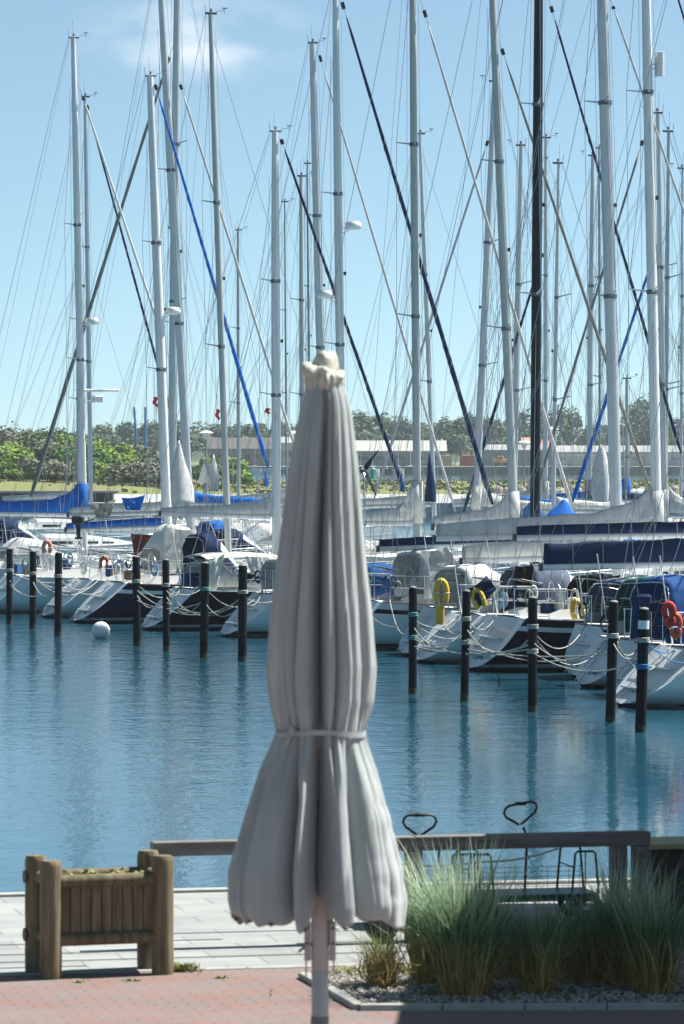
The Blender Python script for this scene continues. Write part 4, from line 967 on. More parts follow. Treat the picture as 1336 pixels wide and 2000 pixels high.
        for i in range(3):
            t = .45+.1*i; x = L*t; MB().tube([(x, -hb(t)*.5, roofz(x)+.0), (x+.3, -hb(t)*.5, roofz(x)+.05), (x+.6, -hb(t)*.5, roofz(x+.6))], .02, 6).build('grab_rail', TEAK if i % 2 else STEEL, cr_)
        # illegible name strokes low on the transom
        for i in range(random.choice((2, 3, 4))):
            yy = -.30+.11*i; zz = .28; MB().box((slope*(zz-.05)-.012, yy, zz+.03*math.sin(i*2)), (.012, .045, .06), Matrix.Rotation(math.atan(slope), 3, 'Y')).build('name_mark', BLKP, tr)
    BOATS[key] = dict(S=S, root=root, loc=loc, sheer=sheer, hb=hb, slope=slope, fb=fb, A=A0, T=T, hd=hd, L=L, label=label)
    return root
def onboat(key, px, py, dy=0):
    """pixel -> world point in the vertical plane of the boat, shifted dy metres sideways"""
    S = BOATS[key]['S']; n_ = Vector((-DY, DX, 0)); return plane_pt(S+n_*dy, px, py)
FR = 'sailing boats moored stern to the piles'
BK = 'sailing boats behind the first row'
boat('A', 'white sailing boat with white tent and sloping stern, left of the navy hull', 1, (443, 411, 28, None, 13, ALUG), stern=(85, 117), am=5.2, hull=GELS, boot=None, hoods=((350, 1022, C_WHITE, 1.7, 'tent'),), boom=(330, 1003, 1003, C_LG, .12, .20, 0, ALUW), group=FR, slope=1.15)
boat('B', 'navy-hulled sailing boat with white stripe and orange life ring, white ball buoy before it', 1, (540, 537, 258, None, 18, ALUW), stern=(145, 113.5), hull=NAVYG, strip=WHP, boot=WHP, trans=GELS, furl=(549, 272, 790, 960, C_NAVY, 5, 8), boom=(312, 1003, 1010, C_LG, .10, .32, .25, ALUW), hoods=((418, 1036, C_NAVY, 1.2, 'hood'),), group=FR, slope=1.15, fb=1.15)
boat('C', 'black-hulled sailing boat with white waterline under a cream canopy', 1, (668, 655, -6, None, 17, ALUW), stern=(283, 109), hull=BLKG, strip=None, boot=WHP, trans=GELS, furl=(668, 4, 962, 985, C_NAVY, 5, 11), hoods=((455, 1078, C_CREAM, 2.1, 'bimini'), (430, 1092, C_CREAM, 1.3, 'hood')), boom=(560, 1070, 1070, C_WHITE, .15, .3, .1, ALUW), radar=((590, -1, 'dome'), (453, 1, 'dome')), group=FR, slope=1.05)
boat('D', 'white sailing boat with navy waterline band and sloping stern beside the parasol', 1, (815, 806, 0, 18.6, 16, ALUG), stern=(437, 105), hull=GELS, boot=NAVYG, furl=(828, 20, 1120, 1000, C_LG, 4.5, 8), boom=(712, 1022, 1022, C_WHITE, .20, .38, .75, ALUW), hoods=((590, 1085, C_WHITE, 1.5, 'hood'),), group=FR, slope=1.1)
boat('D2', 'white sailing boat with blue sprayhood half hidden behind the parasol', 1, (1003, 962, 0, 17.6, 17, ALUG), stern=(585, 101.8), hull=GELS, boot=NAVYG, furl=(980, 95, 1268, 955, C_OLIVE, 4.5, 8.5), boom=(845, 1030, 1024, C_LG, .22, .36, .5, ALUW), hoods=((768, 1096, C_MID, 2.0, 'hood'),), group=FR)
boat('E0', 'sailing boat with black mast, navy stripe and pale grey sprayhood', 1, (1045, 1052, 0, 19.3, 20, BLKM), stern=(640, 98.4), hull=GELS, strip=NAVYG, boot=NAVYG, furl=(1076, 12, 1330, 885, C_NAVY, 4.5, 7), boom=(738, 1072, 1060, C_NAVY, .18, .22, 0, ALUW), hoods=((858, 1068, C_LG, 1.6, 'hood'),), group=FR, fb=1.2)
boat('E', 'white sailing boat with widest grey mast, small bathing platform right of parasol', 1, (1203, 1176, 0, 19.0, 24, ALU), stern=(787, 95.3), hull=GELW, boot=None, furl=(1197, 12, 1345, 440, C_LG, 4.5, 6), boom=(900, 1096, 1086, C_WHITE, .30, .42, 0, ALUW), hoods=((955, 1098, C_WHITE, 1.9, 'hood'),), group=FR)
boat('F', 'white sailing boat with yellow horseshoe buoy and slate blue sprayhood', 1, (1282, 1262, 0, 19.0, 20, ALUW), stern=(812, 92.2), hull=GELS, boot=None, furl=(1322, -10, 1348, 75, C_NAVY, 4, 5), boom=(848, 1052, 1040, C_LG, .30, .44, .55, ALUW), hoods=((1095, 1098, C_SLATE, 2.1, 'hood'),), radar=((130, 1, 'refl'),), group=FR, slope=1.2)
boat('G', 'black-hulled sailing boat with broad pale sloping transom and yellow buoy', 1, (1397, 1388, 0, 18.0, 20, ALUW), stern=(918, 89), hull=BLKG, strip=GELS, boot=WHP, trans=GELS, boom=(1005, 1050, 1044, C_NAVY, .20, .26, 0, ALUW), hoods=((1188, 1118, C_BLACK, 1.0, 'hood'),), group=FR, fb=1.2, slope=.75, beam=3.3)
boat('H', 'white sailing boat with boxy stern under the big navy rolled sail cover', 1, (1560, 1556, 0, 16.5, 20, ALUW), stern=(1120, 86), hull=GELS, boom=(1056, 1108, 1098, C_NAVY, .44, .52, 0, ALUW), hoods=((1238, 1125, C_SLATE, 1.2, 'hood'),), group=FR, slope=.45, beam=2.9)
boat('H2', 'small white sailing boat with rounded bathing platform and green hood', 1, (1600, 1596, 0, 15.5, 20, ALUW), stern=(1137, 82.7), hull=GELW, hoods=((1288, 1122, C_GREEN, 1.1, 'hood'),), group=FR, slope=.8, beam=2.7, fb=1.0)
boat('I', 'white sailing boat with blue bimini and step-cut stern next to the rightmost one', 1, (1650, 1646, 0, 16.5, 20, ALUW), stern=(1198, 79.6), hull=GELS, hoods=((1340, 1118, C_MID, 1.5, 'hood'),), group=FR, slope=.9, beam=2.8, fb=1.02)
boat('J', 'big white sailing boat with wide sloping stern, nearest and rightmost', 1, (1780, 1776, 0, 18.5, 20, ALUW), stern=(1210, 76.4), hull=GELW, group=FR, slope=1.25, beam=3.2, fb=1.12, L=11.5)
boat('K', 'sailing boat with flat bright blue boom cover and maroon windbreak', 1, (325, 293, 150, None, 19, ALUW), Dm=122, hull=GELS, furl=(303, 165, 524, 915, C_BLUE, 4, 9), boom=(128, 1035, 1028, C_BLUE, .14, .22, 0, ALU), radar=((620, 1, 'dome'),), group=FR)
boat('M', 'tall sailing boat with mast leaning left and thin white furled sail', 1, (370, 315, 0, 19.8, 17, ALU), Dm=128, hull=GELW, furl=(352, 165, 578, 880, C_LG, 4, 6), group=FR)
boat('N', 'sailing boat with bright blue sail cover rising to its mast on the far left', 1, (163, 143, 75, None, 14, ALUW), Dm=131, hull=GELS, furl=(162, 190, 306, 625, C_WHITE, 4, 5.5), boom=(-60, 1002, 1006, C_BLUE, .30, .40, .62, ALUW), radar=((640, 1, 'dome'), (790, 1, 'bar')), spr=(.38, .64), hoods=((60, 1048, C_LG, 1.8, 'tent'),), group=FR)
# second and third rows
boat('O', 'sailing boat with navy furled sail just behind the blue-covered one', 1, (178, 166, 190, None, 9, ALU), Dm=160, furl=(170, 205, 352, 875, C_NAVY, 3.5, 5.5), detail=1, group=BK)
boat('Q', 'sailing boat with tall straight mast, grey furled sail running down left', -1, (335, 346, 0, 23.5, 17, ALU), Dm=150, furl=(330, 112, 60, 970, C_OLIVE, 5, 9), detail=1, group=BK, L=11)
boat('R', 'distant small sailing boat with thin short mast left of the parasol', 1, (466, 465, 450, None, 7, ALUG), Dm=205, detail=1, group=BK)
boat('V', 'sailing boat whose ribbed grey mast stands just left of the parasol cap', 1, (591, 588, 345, None, 10, ALUG), Dm=156, detail=1, group=BK)
boat('W', 'distant sailing boat with very thin mast crossed by a dark stay', 1, (606, 600, 320, None, 5, WIRE), Dm=190, detail=1, group=BK)
boat('X', 'sailing boat with thick mast rising straight behind the parasol cap', 1, (634, 610, 85, None, 17, ALU), Dm=140, furl=(624, 108, 890, 1000, C_LG, 4, 6), detail=1, group=BK)
boat('Y', 'sailing boat with slim mast beside the grey-green one, navy cone cover at its foot', 1, (848, 820, 262, None, 9, ALU), Dm=145, detail=1, group=BK)
boat('Z', 'sailing boat with pale mast leaning right and furled sail to the left', -1, (930, 966, 160, None, 14, ALU), Dm=134, furl=(953, 275, 730, 975, C_LG, 4, 6), detail=1, group=BK)
boat('AA', 'sailing boat with mid-grey mast between the leaning pair and the black mast', -1, (1003, 1018, 285, None, 12, ALU), Dm=138.5, furl=(1060, 495, 905, 1000, C_NAVY, 4.5, 7.5), detail=1, group=BK)
boat('AB', 'sailing boat with short mast just right of the black mast', 1, (1066, 1066, 270, None, 8, ALU), Dm=152, detail=1, group=BK)
boat('AC', 'sailing boat with slender mast and wind vane, second right of the black mast', -1, (1081, 1091, 320, None, 8, ALU), Dm=131, detail=1, group=BK)
boat('AD', 'sailing boat with pale mast left of the widest grey mast', -1, (1150, 1158, 305, None, 11, ALU), Dm=160, detail=1, group=BK)
boat('AE', 'distant sailing boat with thread-thin mast touching the widest grey mast', 1, (1172, 1170, 290, None, 5, WIRE), Dm=178, detail=1, group=BK)
boat('AF', 'sailing boat with olive furled sail crossing left behind the widest mast', -1, (1298, 1285, 222, None, 12, ALU), Dm=121, furl=(1255, 275, 1052, 945, C_OLIVE, 4.5, 6.5), detail=1, group=BK)
boat('AG', 'sailing boat with green-grey mast and bright blue furled sail at the right edge', -1, (1299, 1306, 258, None, 9, ALUG), Dm=127, furl=(1290, 460, 1118, 980, C_BLUE, 4, 9), detail=1, group=BK)
boat('AH', 'distant sailing boat with low slim mast right of the widest grey mast', 1, (1226, 1224, 740, None, 8, ALUG), Dm=165, detail=1, group=BK, spr=(.5,))
boat('AI', 'distant sailing boat with thin bare mast near the left picture edge', 1, (152, 150, 420, None, 4, WIRE), Dm=195, detail=1, group=BK)
boat('AJ', 'distant sailing boat with low mast between blue furled sail and parasol', 1, (560, 556, 395, None, 4, WIRE), Dm=200, detail=1, group=BK)
boat('AK', 'distant sailing boat with thin mast at the very right picture edge', -1, (1330, 1333, 330, None, 6, ALU), Dm=150, detail=1, group=BK)

# ---- things on and about the boats
def horseshoe(c, w, h, r, m, label, grp=None, lower=False, rzz=0):
    mb_ = MB().torus((0, 0, 0), w, r, (1, 0, 0), (0, 0, 1), 26, 8, arc=(-50, 230), vs=h/w)
    o = mb_.build('horseshoe_buoy', m, smooth=True, loc=c, rz=rzz); tag(o, label, 'lifebuoy', grp)
    q = MB()
    for a in (0, 90, 180): 
        a = R(a); q.torus((w*math.cos(a), 0, h*math.sin(a)), r*1.1, .008, (0, 1, 0), (1, 0, 0) if abs(math.cos(a)) > .5 else (0, 0, 1), 10, 4)
    q.build('strap', WHP, o)
    if lower: MB().bbox((-.03, 0, -h-.22), (.2, .12, .42), .03).build('light_pouch', m, o)
    return o
GY = 'yellow horseshoe buoys on the pushpits'
horseshoe(onboat('F', 862, 1158, -1.2), .12, .27, .065, YEL, 'large yellow horseshoe buoy with pouch below, on the grey-hooded stern right of the parasol', GY, True)
horseshoe(onboat('G', 935, 1172, -1.2), .10, .23, .055, YEL, 'yellow horseshoe buoy tilted beside the navy cockpit cover', GY).rotation_euler = (0, -.35, 0)
horseshoe(onboat('G', 1128, 1195, -1.3), .11, .24, .06, YEL, 'bright yellow horseshoe buoy in front of the black hood', GY).rotation_euler = (0, -.22, .3)
horseshoe(onboat('B', 203, 1100, -1.0), .09, .17, .045, ORG, 'orange-red lifebuoy on the stern of the navy hull').rotation_euler = (0, .1, 0)
horseshoe(onboat('A', 92, 1070, 0.2), .10, .18, .06, SALM, 'faded salmon horseshoe buoy near the left picture edge')
for k, (px, py, lb) in enumerate(((1306, 1200, 'red life jacket hanging on the rail of the rightmost boat'), (1318, 1222, 'second red life jacket bundled low on the rightmost stern rail'))):
    c = onboat('J', px, py, -1.0); o = MB().torus((0, 0, .06), .09, .06, (1, 0, 0), (0, 0, 1), 14, 6, arc=(-40, 220), vs=1.5).torus((.02, -.03, -.12), .07, .05, (1, .2, 0), (0, 0, 1), 12, 6, arc=(140, 420), vs=1.1).build('life_jacket', ORG if k else mat('jacket_red', (.5, .03, .02), .7, var=.2), smooth=True, loc=c); tag(o, lb, 'life jacket')
def outboard(c, label, m=C_MID, sc=1.0):
    r_ = empty('outboard_motor', c, 0, label=label, cat='outboard motor')
    MB().bbox((0, 0, .18), (.36*sc, .24*sc, .26*sc), .05).build('cowling', m, r_)
    MB().bbox((.02, 0, -.12), (.12, .10, .40), .02).build('leg', BLKP, r_); MB().bbox((.02, 0, -.34), (.22, .05, .06), .01).build('cavitation_plate', BLKP, r_)
    MB().tube([(.15, 0, .12), (.45, .05, .2)], .02, 8).build('tiller', BLKP, r_)
outboard(onboat('I', 1258, 1190, -1.0), 'small dark blue outboard motor on the stern rail near the right edge', C_NAVY, .85)
outboard(onboat('A', 152, 1028, .6), 'dark outboard motor clamped on a rail at the left', BLKP)
# maroon windbreak on K
def cloth_panel(name, key, quad, m, dy, label=None, cat=None, th=.02):
    vs_ = []; A_, B_, C_, D_2 = [onboat(key, *q, dy) for q in quad]; NN = 10; S_ = BOATS[key]['S']; vs2 = []
    for side_ in (0, th):
        for i in range(NN+1):
            for j in range(NN+1):
                u, v = i/NN, j/NN; p = A_.lerp(B_, u).lerp(D_2.lerp(C_, u), v); p.y += side_+.10*noise.noise(Vector((u*4, v*3, quad[0][0]))); p.z -= .05*math.sin(math.pi*u)*(1-v); vs2.append(p)
    n1 = (NN+1)**2; f_ = []
    for i in range(NN):
        for j in range(NN):
            a = i*(NN+1)+j; f_.append((a, a+NN+1, a+NN+2, a+1)); f_.append((n1+a, n1+a+1, n1+a+NN+2, n1+a+NN+1))
    for i in range(NN):
        for (a, b_) in ((i, i+1), (NN*(NN+1)+i+1, NN*(NN+1)+i), ((i+1)*(NN+1), i*(NN+1)), (i*(NN+1)+NN, (i+1)*(NN+1)+NN)): f_.append((a, b_, n1+b_, n1+a))
    bo_ = BOATS[key]; mb_ = MB().add([bo_['loc'](p) for p in vs2], f_); return mb_.build(name, m, bo_['root'], smooth=True, ang=60)
cloth_panel('windbreak', 'K', ((255, 1042), (352, 1040), (300, 1062), (262, 1086)), C_RED, -.9)
cloth_panel('windbreak', 'K', ((310, 1040), (338, 1025), (330, 1082), (306, 1088)), C_GREY, -1.0)
cloth_panel('awning', 'A', ((322, 1028), (384, 1034), (374, 1098), (320, 1096)), C_WHITE, -1.1)
cloth_panel('furled_awning', 'K', ((237, 972), (284, 966), (274, 997), (246, 996)), C_BLUE, .2)
cloth_panel('lowered_sail', 'K', ((172, 985), (226, 975), (214, 1012), (190, 1012)), C_OLIVE, 1.2)
cloth_panel('lowered_sail', 'D', ((768, 1010), (806, 950), (830, 985), (832, 1012)), C_WHITE, -.1)
cloth_panel('canopy_side', 'C', ((402, 1095), (440, 1080), (424, 1150), (385, 1176)), C_CREAM, -1.2)
cloth_panel('canopy_side', 'C', ((480, 1085), (512, 1088), (520, 1130), (488, 1120)), C_CREAM, -1.2)
cloth_panel('hood_back', 'F', ((1006, 1104), (1040, 1102), (1052, 1140), (1003, 1166)), C_BLACK, -1.0)
cloth_panel('hood_back', 'G', ((1176, 1120), (1212, 1122), (1206, 1160), (1166, 1176)), C_BLACK, -1.0)
cloth_panel('cockpit_cover', 'G', ((912, 1150), (950, 1124), (970, 1150), (934, 1190)), C_NAVY, -1.2)
cloth_panel('dodger', 'E0', ((822, 1075), (872, 1068), (912, 1128), (816, 1150)), C_GREY, -1.1)
# conical navy cover, lashed bags
def cone(px, y0, y1, wpx, D, m, name, label, key=None, cat='sail bag', n_=12, bulge=0):
    c = P(px, y1, D); s = F/D; h = (y1-y0)/s; w_ = wpx/2/s; m_ = MB(); sec = []
    for i in range(14):
        f = i/13; r = w_*((1-f)**.9 if not bulge else (math.sin(math.pi*min(1, .12+f*.88))**.7))+.015
        sec.append([(r*(1+.16*math.sin(3*a+f*4))*math.cos(a)+.02*math.sin(f*6), r*.7*math.sin(a), h*f) for a in [2*math.pi*k/n_ for k in range(n_)]])
    o = m_.loft(sec).build(name, m, smooth=True)
    if key: o.parent = BOATS[key]['root']; o.location = BOATS[key]['loc'](c); 
    else: o.location = c; tag(o, label, cat)
    return o
cone(840, 885, 980, 24, 144, C_NAVY, 'sail_cone', '', 'Y'); cone(1174, 868, 1000, 34, 158, C_LG, 'hoisted_sail_bag', '', 'AD', bulge=1)
cone(1040, 975, 1012, 60, 132, C_MID, 'bow_cover', '', 'AA'); cone(1100, 975, 1014, 70, 128, C_BLUE, 'bow_cover', '', 'AC'); cone(350, 860, 985, 60, 127, C_LG, 'hoisted_jib', '', 'M')
cone(1262, 955, 1015, 60, 94, C_LG, 'mast_foot_sail', '', 'F'); cone(520, 920, 950, 9, 121, C_BLUE, 'clew_flap', '', 'K'); cone(785, 925, 960, 10, 116, C_MID, 'clew_flap', '', 'B')
# navy boom tent roll right of the parasol belongs to E0; wind generator on D2
d2 = BOATS['D2']; wg = onboat('D2', 713, 1120, .8); hub = onboat('D2', 711, 919, .8); wgp = MB().tube([d2['loc'](wg), d2['loc'](hub)], .022, 8).build('generator_pole', STEEL, d2['root'], smooth=True)
hb2 = MB(); lh = d2['loc'](hub); hb2.sphere(lh+Vector((-.08, 0, 0)), .09, 10, 6, (1.3, .8, .8)); hb2.build('generator_hub', BLKP, d2['root'], smooth=True)
for (ex, ey) in ((738, 880), (735, 968), (668, 905)):
    e_ = d2['loc'](onboat('D2', ex, ey, .8)); d = (e_-lh); u_ = d.cross(Vector((0, 1, 0))).normalized()
    MB().add([lh+d*.05-u_*.05+Vector((0, -.02, 0)), lh+d*.05+u_*.05+Vector((0, .02, 0)), lh+d*.3+u_*.06+Vector((0, .02, 0)), lh+d+u_*.012, lh+d-u_*.012, lh+d*.3-u_*.05+Vector((0, -.02, 0))], [(0, 1, 2, 5), (5, 2, 3, 4)]).build('generator_blade', BLKP, d2['root'])
# pennants
def pennant(key, px, y0, y1, wpx, m):
    a = onboat(key, px, y0); c = onboat(key, px+wpx*.3, y1-6); L_ = BOATS[key]['loc']; a, c = L_(a), L_(c); vs_ = []
    for i in range(7):
        f = i/6; p = a.lerp(c, f); w_ = wpx*.007*math.sin(math.pi*min(1, .25+f*.8)); vs_ += [p+Vector((-w_+.04*math.sin(i*1.8), .04*math.sin(i*2), 0)), p+Vector((w_+.04*math.sin(i*1.8), 0, .02))]
    MB().add(vs_, [(2*i, 2*i+1, 2*i+3, 2*i+2) for i in range(6)]).build('pennant', m, BOATS[key]['root'])
    MB().tube([a+Vector((0, 0, .9)), a, c, c+Vector((0, 0, -5))], .006, 4).build('pennant_line', WIRE, BOATS[key]['root'])
pennant('K', 302, 776, 806, 10, REDC); pennant('A', 424, 800, 832, 9, REDC); pennant('B', 521, 798, 818, 11, REDC)
# lettering strokes on sloping transoms (illegible in the photograph)
# mooring ropes
def rope(a, b_, sag, m, label, r=.013, grp='mooring ropes between piles and sterns'):
    pts = []; n_ = 14
    for i in range(n_+1): f = i/n_; p = a.lerp(b_, f); p.z -= sag*4*f*(1-f); pts.append(p)
    o = MB().tube(pts, r, 5).build('mooring_rope', m, smooth=True); tag(o, label, 'mooring rope', grp)
def quarter(key, sg):
    q = BOATS[key]; x = q['slope']*q['fb']*.9+.25; p = Vector((x, sg*q['hb'](0)*.9, q['sheer'](0)+.06)); return Matrix.Rotation(q['hd'], 3, 'Z') @ p+q['S']
PSH = ['leftmost pile', 'second pile from the left', 'third pile from the left', 'pile by the ball buoy', 'pile by the windbreak', 'green-roped pile', 'pile left of the parasol', 'pile right of the parasol', 'pile between yellow buoys', 'pile before the black hull', 'leaning pile', 'white-banded pile']
rl_ = [(0, 'A', 1, .25), (1, 'A', 1, .35), (2, 'A', -1, .30), (1, 'A', -1, .5), (2, 'B', 1, .45), (3, 'B', -1, .30), (3, 'C', 1, .35), (4, 'C', -1, .2), (5, 'C', -1, .5), (4, 'C', 1, .3), (5, 'D', 1, .45), (6, 'D', -1, .2), (6, 'D', 1, .3),
       (7, 'D2', -1, .35), (7, 'E0', -1, .5), (7, 'E', -1, .3), (8, 'E', 1, .35), (8, 'F', 1, .4), (7, 'F', -1, .45), (8, 'G', 1, .3), (9, 'G', -1, .3), (9, 'H', 1, .45), (9, 'H2', 1, .6), (10, 'H', -1, .25), (10, 'H2', -1, .3), (10, 'I', 1, .4), (11, 'I', -1, .2), (11, 'J', 1, .3), (11, 'J', -1, .35), (10, 'J', 1, .6)]
nm_ = {'A': 'name-marked white stern', 'B': 'navy hull', 'C': 'cream-canopied black hull', 'D': 'white stern by the parasol', 'D2': 'stern behind the parasol', 'E0': 'navy-striped boat', 'E': 'small bathing platform', 'F': 'grey-hooded white boat', 'G': 'wide pale transom', 'H': 'boxy white stern', 'H2': 'rounded platform stern', 'I': 'blue-hooded boat', 'J': 'rightmost big white boat'}
for i, (pi, k, sg, sag) in enumerate(rl_):
    m = ROPEG if (pi in (5,) and i % 2) else (ROPEB if (pi == 11 and i % 2 == 0) else ROPE)
    short = PSH[pi]
    rope(PT[pi][0]+Vector((0, 0, random.uniform(-.1, .1))), quarter(k, sg), sag, m, ('rope, '+short+' to '+('far' if sg > 0 else 'near')+' side of '+nm_[k]+(' (lower)' if sag > .44 else '')), random.uniform(.008, .013))
for (a, b_, sag, dz) in ((7, 9, .12, -.55), (8, 10, .10, -.5), (7, 9, .3, -.35), (8, 10, .35, -.3), (9, 11, .28, -.4), (0, 2, .3, -.4), (3, 5, .2, -.45), (4, 6, .25, -.4), (3, 6, .5, -.2), (0, 1, .35, -.25), (1, 2, .4, -.2), (3, 4, .35, -.3), (4, 5, .4, -.25), (5, 6, .35, -.3), (4, 6, .55, -.1), (7, 8, .15, -.4), (8, 9, .2, -.35), (9, 10, .35, -.2), (8, 9, .45, -.1), (7, 8, .4, -.15), (10, 11, .25, -.1)):
    tight = 'tight' if sag < .3 else 'slack'
    rope(PT[a][0]+Vector((0, 0, dz)), PT[b_][0]+Vector((0, 0, dz*.6)), sag, ROPE, tight+(' low' if dz < -.38 else '')+' rope, '+PSH[a]+' to '+PSH[b_], .012, 'ropes strung between piles')

# ================================================================ PONTOON JETTY between the rows
ja = Vector((5.2, 77, 0))+Vector((DX, DY, 0))*11.4; jd = Vector((-.313, .95, 0)).normalized()
jt = empty('jetty', ja-jd*20, math.atan2(jd.y, jd.x), label='long grey floating jetty behind the first row of boats', cat='jetty')
MB().bbox((60, 0, .35), (120, 1.6, .5), .03).build('deck', mat('jetty_grey', (.30, .30, .29), .8, var=.15), jt)
# ================================================================ SPIT: promenade, grass, dune
cg = mat('promenade_grey', (.36, .37, .38), .85, var=.12, vscale=.4)
tag(MB().box((20, 320, -.55), (260, 58, 3.1)).build('promenade', cg), kind='structure')
gg = mat('spit_ground', (.16, .165, .07), .95, var=.35, vscale=.12, col2=(.17, .20, .06), bump=.6, bscale=2)
def spz(x, y):
    e = max(0, min(1, (y-347)/10))*max(0, min(1, (505-y)/12)); 
    dn = max(0, min(1, (-12-x)/16))
    return -1+2.05*e+e*.25*noise.noise(Vector((x*.08, y*.06, 0)))+dn*e*(1.0)
tag(grid(-140, 170, 347, 507, 110, 50, spz).build('spit_ground', gg, smooth=True), kind='structure')
tag(MB().box((0, 1500, -.1), (2300, 1385, 3.0)).build('far_shore_ground', mat('far_ground', (.18, .19, .12), .95, var=.2, vscale=.05)), kind='structure')
# tussocks on the spit
random.seed(8); tu = MB()
for i in range(5200):
    x = random.uniform(-60, 75); y = random.uniform(349, 495); z = spz(x, y)
    h = random.uniform(.10, .35); a = random.uniform(0, 6.3); w_ = random.uniform(.1, .35)
    dx_ = Vector((math.cos(a)*w_, math.sin(a)*w_, 0)); tu.add([Vector((x, y, z-.05))-dx_, Vector((x, y, z-.05))+dx_, Vector((x+random.uniform(-.2, .2), y, z+h))+dx_*.4, Vector((x+random.uniform(-.2, .2), y, z+h*.8))-dx_*.5], [(0, 1, 2, 3)])
tag(tu.build('dune_grass', leaf('leaves_dune_grass', (.22, .21, .08), (.15, .18, .06))), 'yellowish dune grass covering the low spit', 'grass', kind='stuff')
# rocks on the right
rk = mat('riprap', (.36, .31, .26), .9, var=.25, vscale=.8)
random.seed(14)
for i in range(34):
    px = 940+i*12+random.uniform(-5, 5); D = random.uniform(338, 346); p = P(px, 960, D); r = random.uniform(.22, .5)
    m_ = MB(); sec = []
    for j in range(6):
        th = math.pi*(j+.05)/5.1; sec.append([(r*math.sin(th)*math.cos(a)*(1+.25*noise.noise(Vector((a, j, i)))), r*math.sin(th)*math.sin(a)*.8, -r*.75*math.cos(th)) for a in [2*math.pi*k/9 for k in range(9)]])
    o = m_.loft(sec).build('boulder', rk, loc=(p.x, D, 1.25+random.uniform(0, .3)), rz=random.uniform(0, 6)); tag(o, ORD[i]+' boulder from the left along the water edge behind the right boats', 'boulder', 'boulders of the bank on the right')
# foliage helper: trunk, limbs and a crown of many small leaf faces
def crown_mb(rx, ry, rz, n_, ls, nl, seed, flat=.0):
    random.seed(seed); m_ = MB(); lobes_ = []
    for i in range(nl):
        a = random.uniform(0, 6.28); q = random.uniform(.15, .72); z = random.uniform(-.35, .75)
        lobes_.append((Vector((q*math.cos(a)*rx, q*math.sin(a)*ry, z*rz)), random.uniform(.28, .55)))
    for i in range(n_):
        c, lr = random.choice(lobes_); d = Vector((random.gauss(0, 1), random.gauss(0, 1), random.gauss(0, 1))).normalized()
        if d.z < -.4: d.z *= -.5
        rr = lr*random.uniform(.72, 1.08); p = c+Vector((d.x*rx*rr, d.y*ry*rr, d.z*rz*rr*1.1))
        if p.z < -rz*.75: continue
        s1 = ls*random.uniform(.5, 1.3); nn = (d+Vector((random.uniform(-.9, .9), random.uniform(-.9, .9), random.uniform(-.5, .9)))).normalized()
        u_ = nn.cross(Vector((0, 0, 1))); u_ = u_.normalized() if u_.length > .01 else Vector((1, 0, 0)); v_ = nn.cross(u_)
        m_.add([p-u_*s1*.5, p+v_*s1*.35-u_*s1*.1, p+u_*s1*.5, p-v_*s1*.4+u_*s1*.1], [(0, 1, 2, 3)])
    return m_
def tree(px, D, ytop, wpx, m, label, seed, cat='tree', zbase=1.4, n_=900, grp=None, name='tree', ls=None, nl=9):
    s = F/D; H = HC-(ytop-HY)/s-zbase; w_ = wpx/2/s; o = P(px, HY, D)
    root = empty(name, (o.x, D, zbase), 0, label=label, cat=cat, group=grp)
    tr_ = MB(); rt = max(.05, H*.022)
    tr_.tube([(0, 0, -.2), (.02*H, 0, H*.3), (0, .01*H, H*.65), (.03*H, 0, H*.85)], [rt*1.3, rt, rt*.6, rt*.2], 8)
    random.seed(seed)
    for k in range(5):
        a = random.uniform(0, 6.3); z = H*random.uniform(.25, .6); tr_.tube([(0, 0, z), (w_*.35*math.cos(a), w_*.35*math.sin(a), z+H*.14), (w_*.6*math.cos(a), w_*.6*math.sin(a), z+H*.24)], [rt*.5, rt*.3, rt*.1], 5)
    tr_.build('trunk', BARK, root)
    cb = crown_mb(w_*1.12, w_*1.0, H*.47, n_, ls or max(.22, H*.055), nl, seed*3+1); c = cb.build('crown', m, root, loc=(0, 0, H*.52))
# dune thicket on the left (sea buckthorn and bushes)
random.seed(31); bl = []
back = [(-15, 842, 90), (40, 838, 95), (95, 842, 90), (150, 852, 80), (205, 862, 85), (262, 872, 80), (315, 880, 75)]
mid = [(-25, 868, 100), (25, 872, 80), (72, 862, 90), (118, 870, 80), (165, 878, 90), (215, 884, 90), (258, 890, 80), (300, 886, 85), (345, 905, 70), (375, 915, 60)]
front = [(5, 900, 85), (48, 905, 75), (92, 898, 85), (135, 902, 75), (178, 905, 80), (222, 912, 85), (265, 905, 90), (310, 918, 80), (400, 905, 60), (432, 895, 70), (466, 920, 50)]
k = 0
for nm2, lst, D0 in (('back', back, 425), ('middle', mid, 395), ('front', front, 368)):
    for i, (px, yt, wp) in enumerate(lst):
        q = (i*7+len(nm2)*3) % 5; m = (L_YG, L_GR, L_OL, L_YG, L_OL)[q]; cn = ('yellow-green', 'mid green', 'olive grey', 'yellow-green', 'olive grey')[q]
        tree(px, D0+random.uniform(-6, 6), yt, wp*1.25, m, '%s bush, %s from the left in the %s row of the dune thicket' % (cn, ORD[i], nm2), 100+k, 'bush', 1.3, 2600, 'bushes of the dune thicket', 'bush', ls=.36, nl=18); k += 1
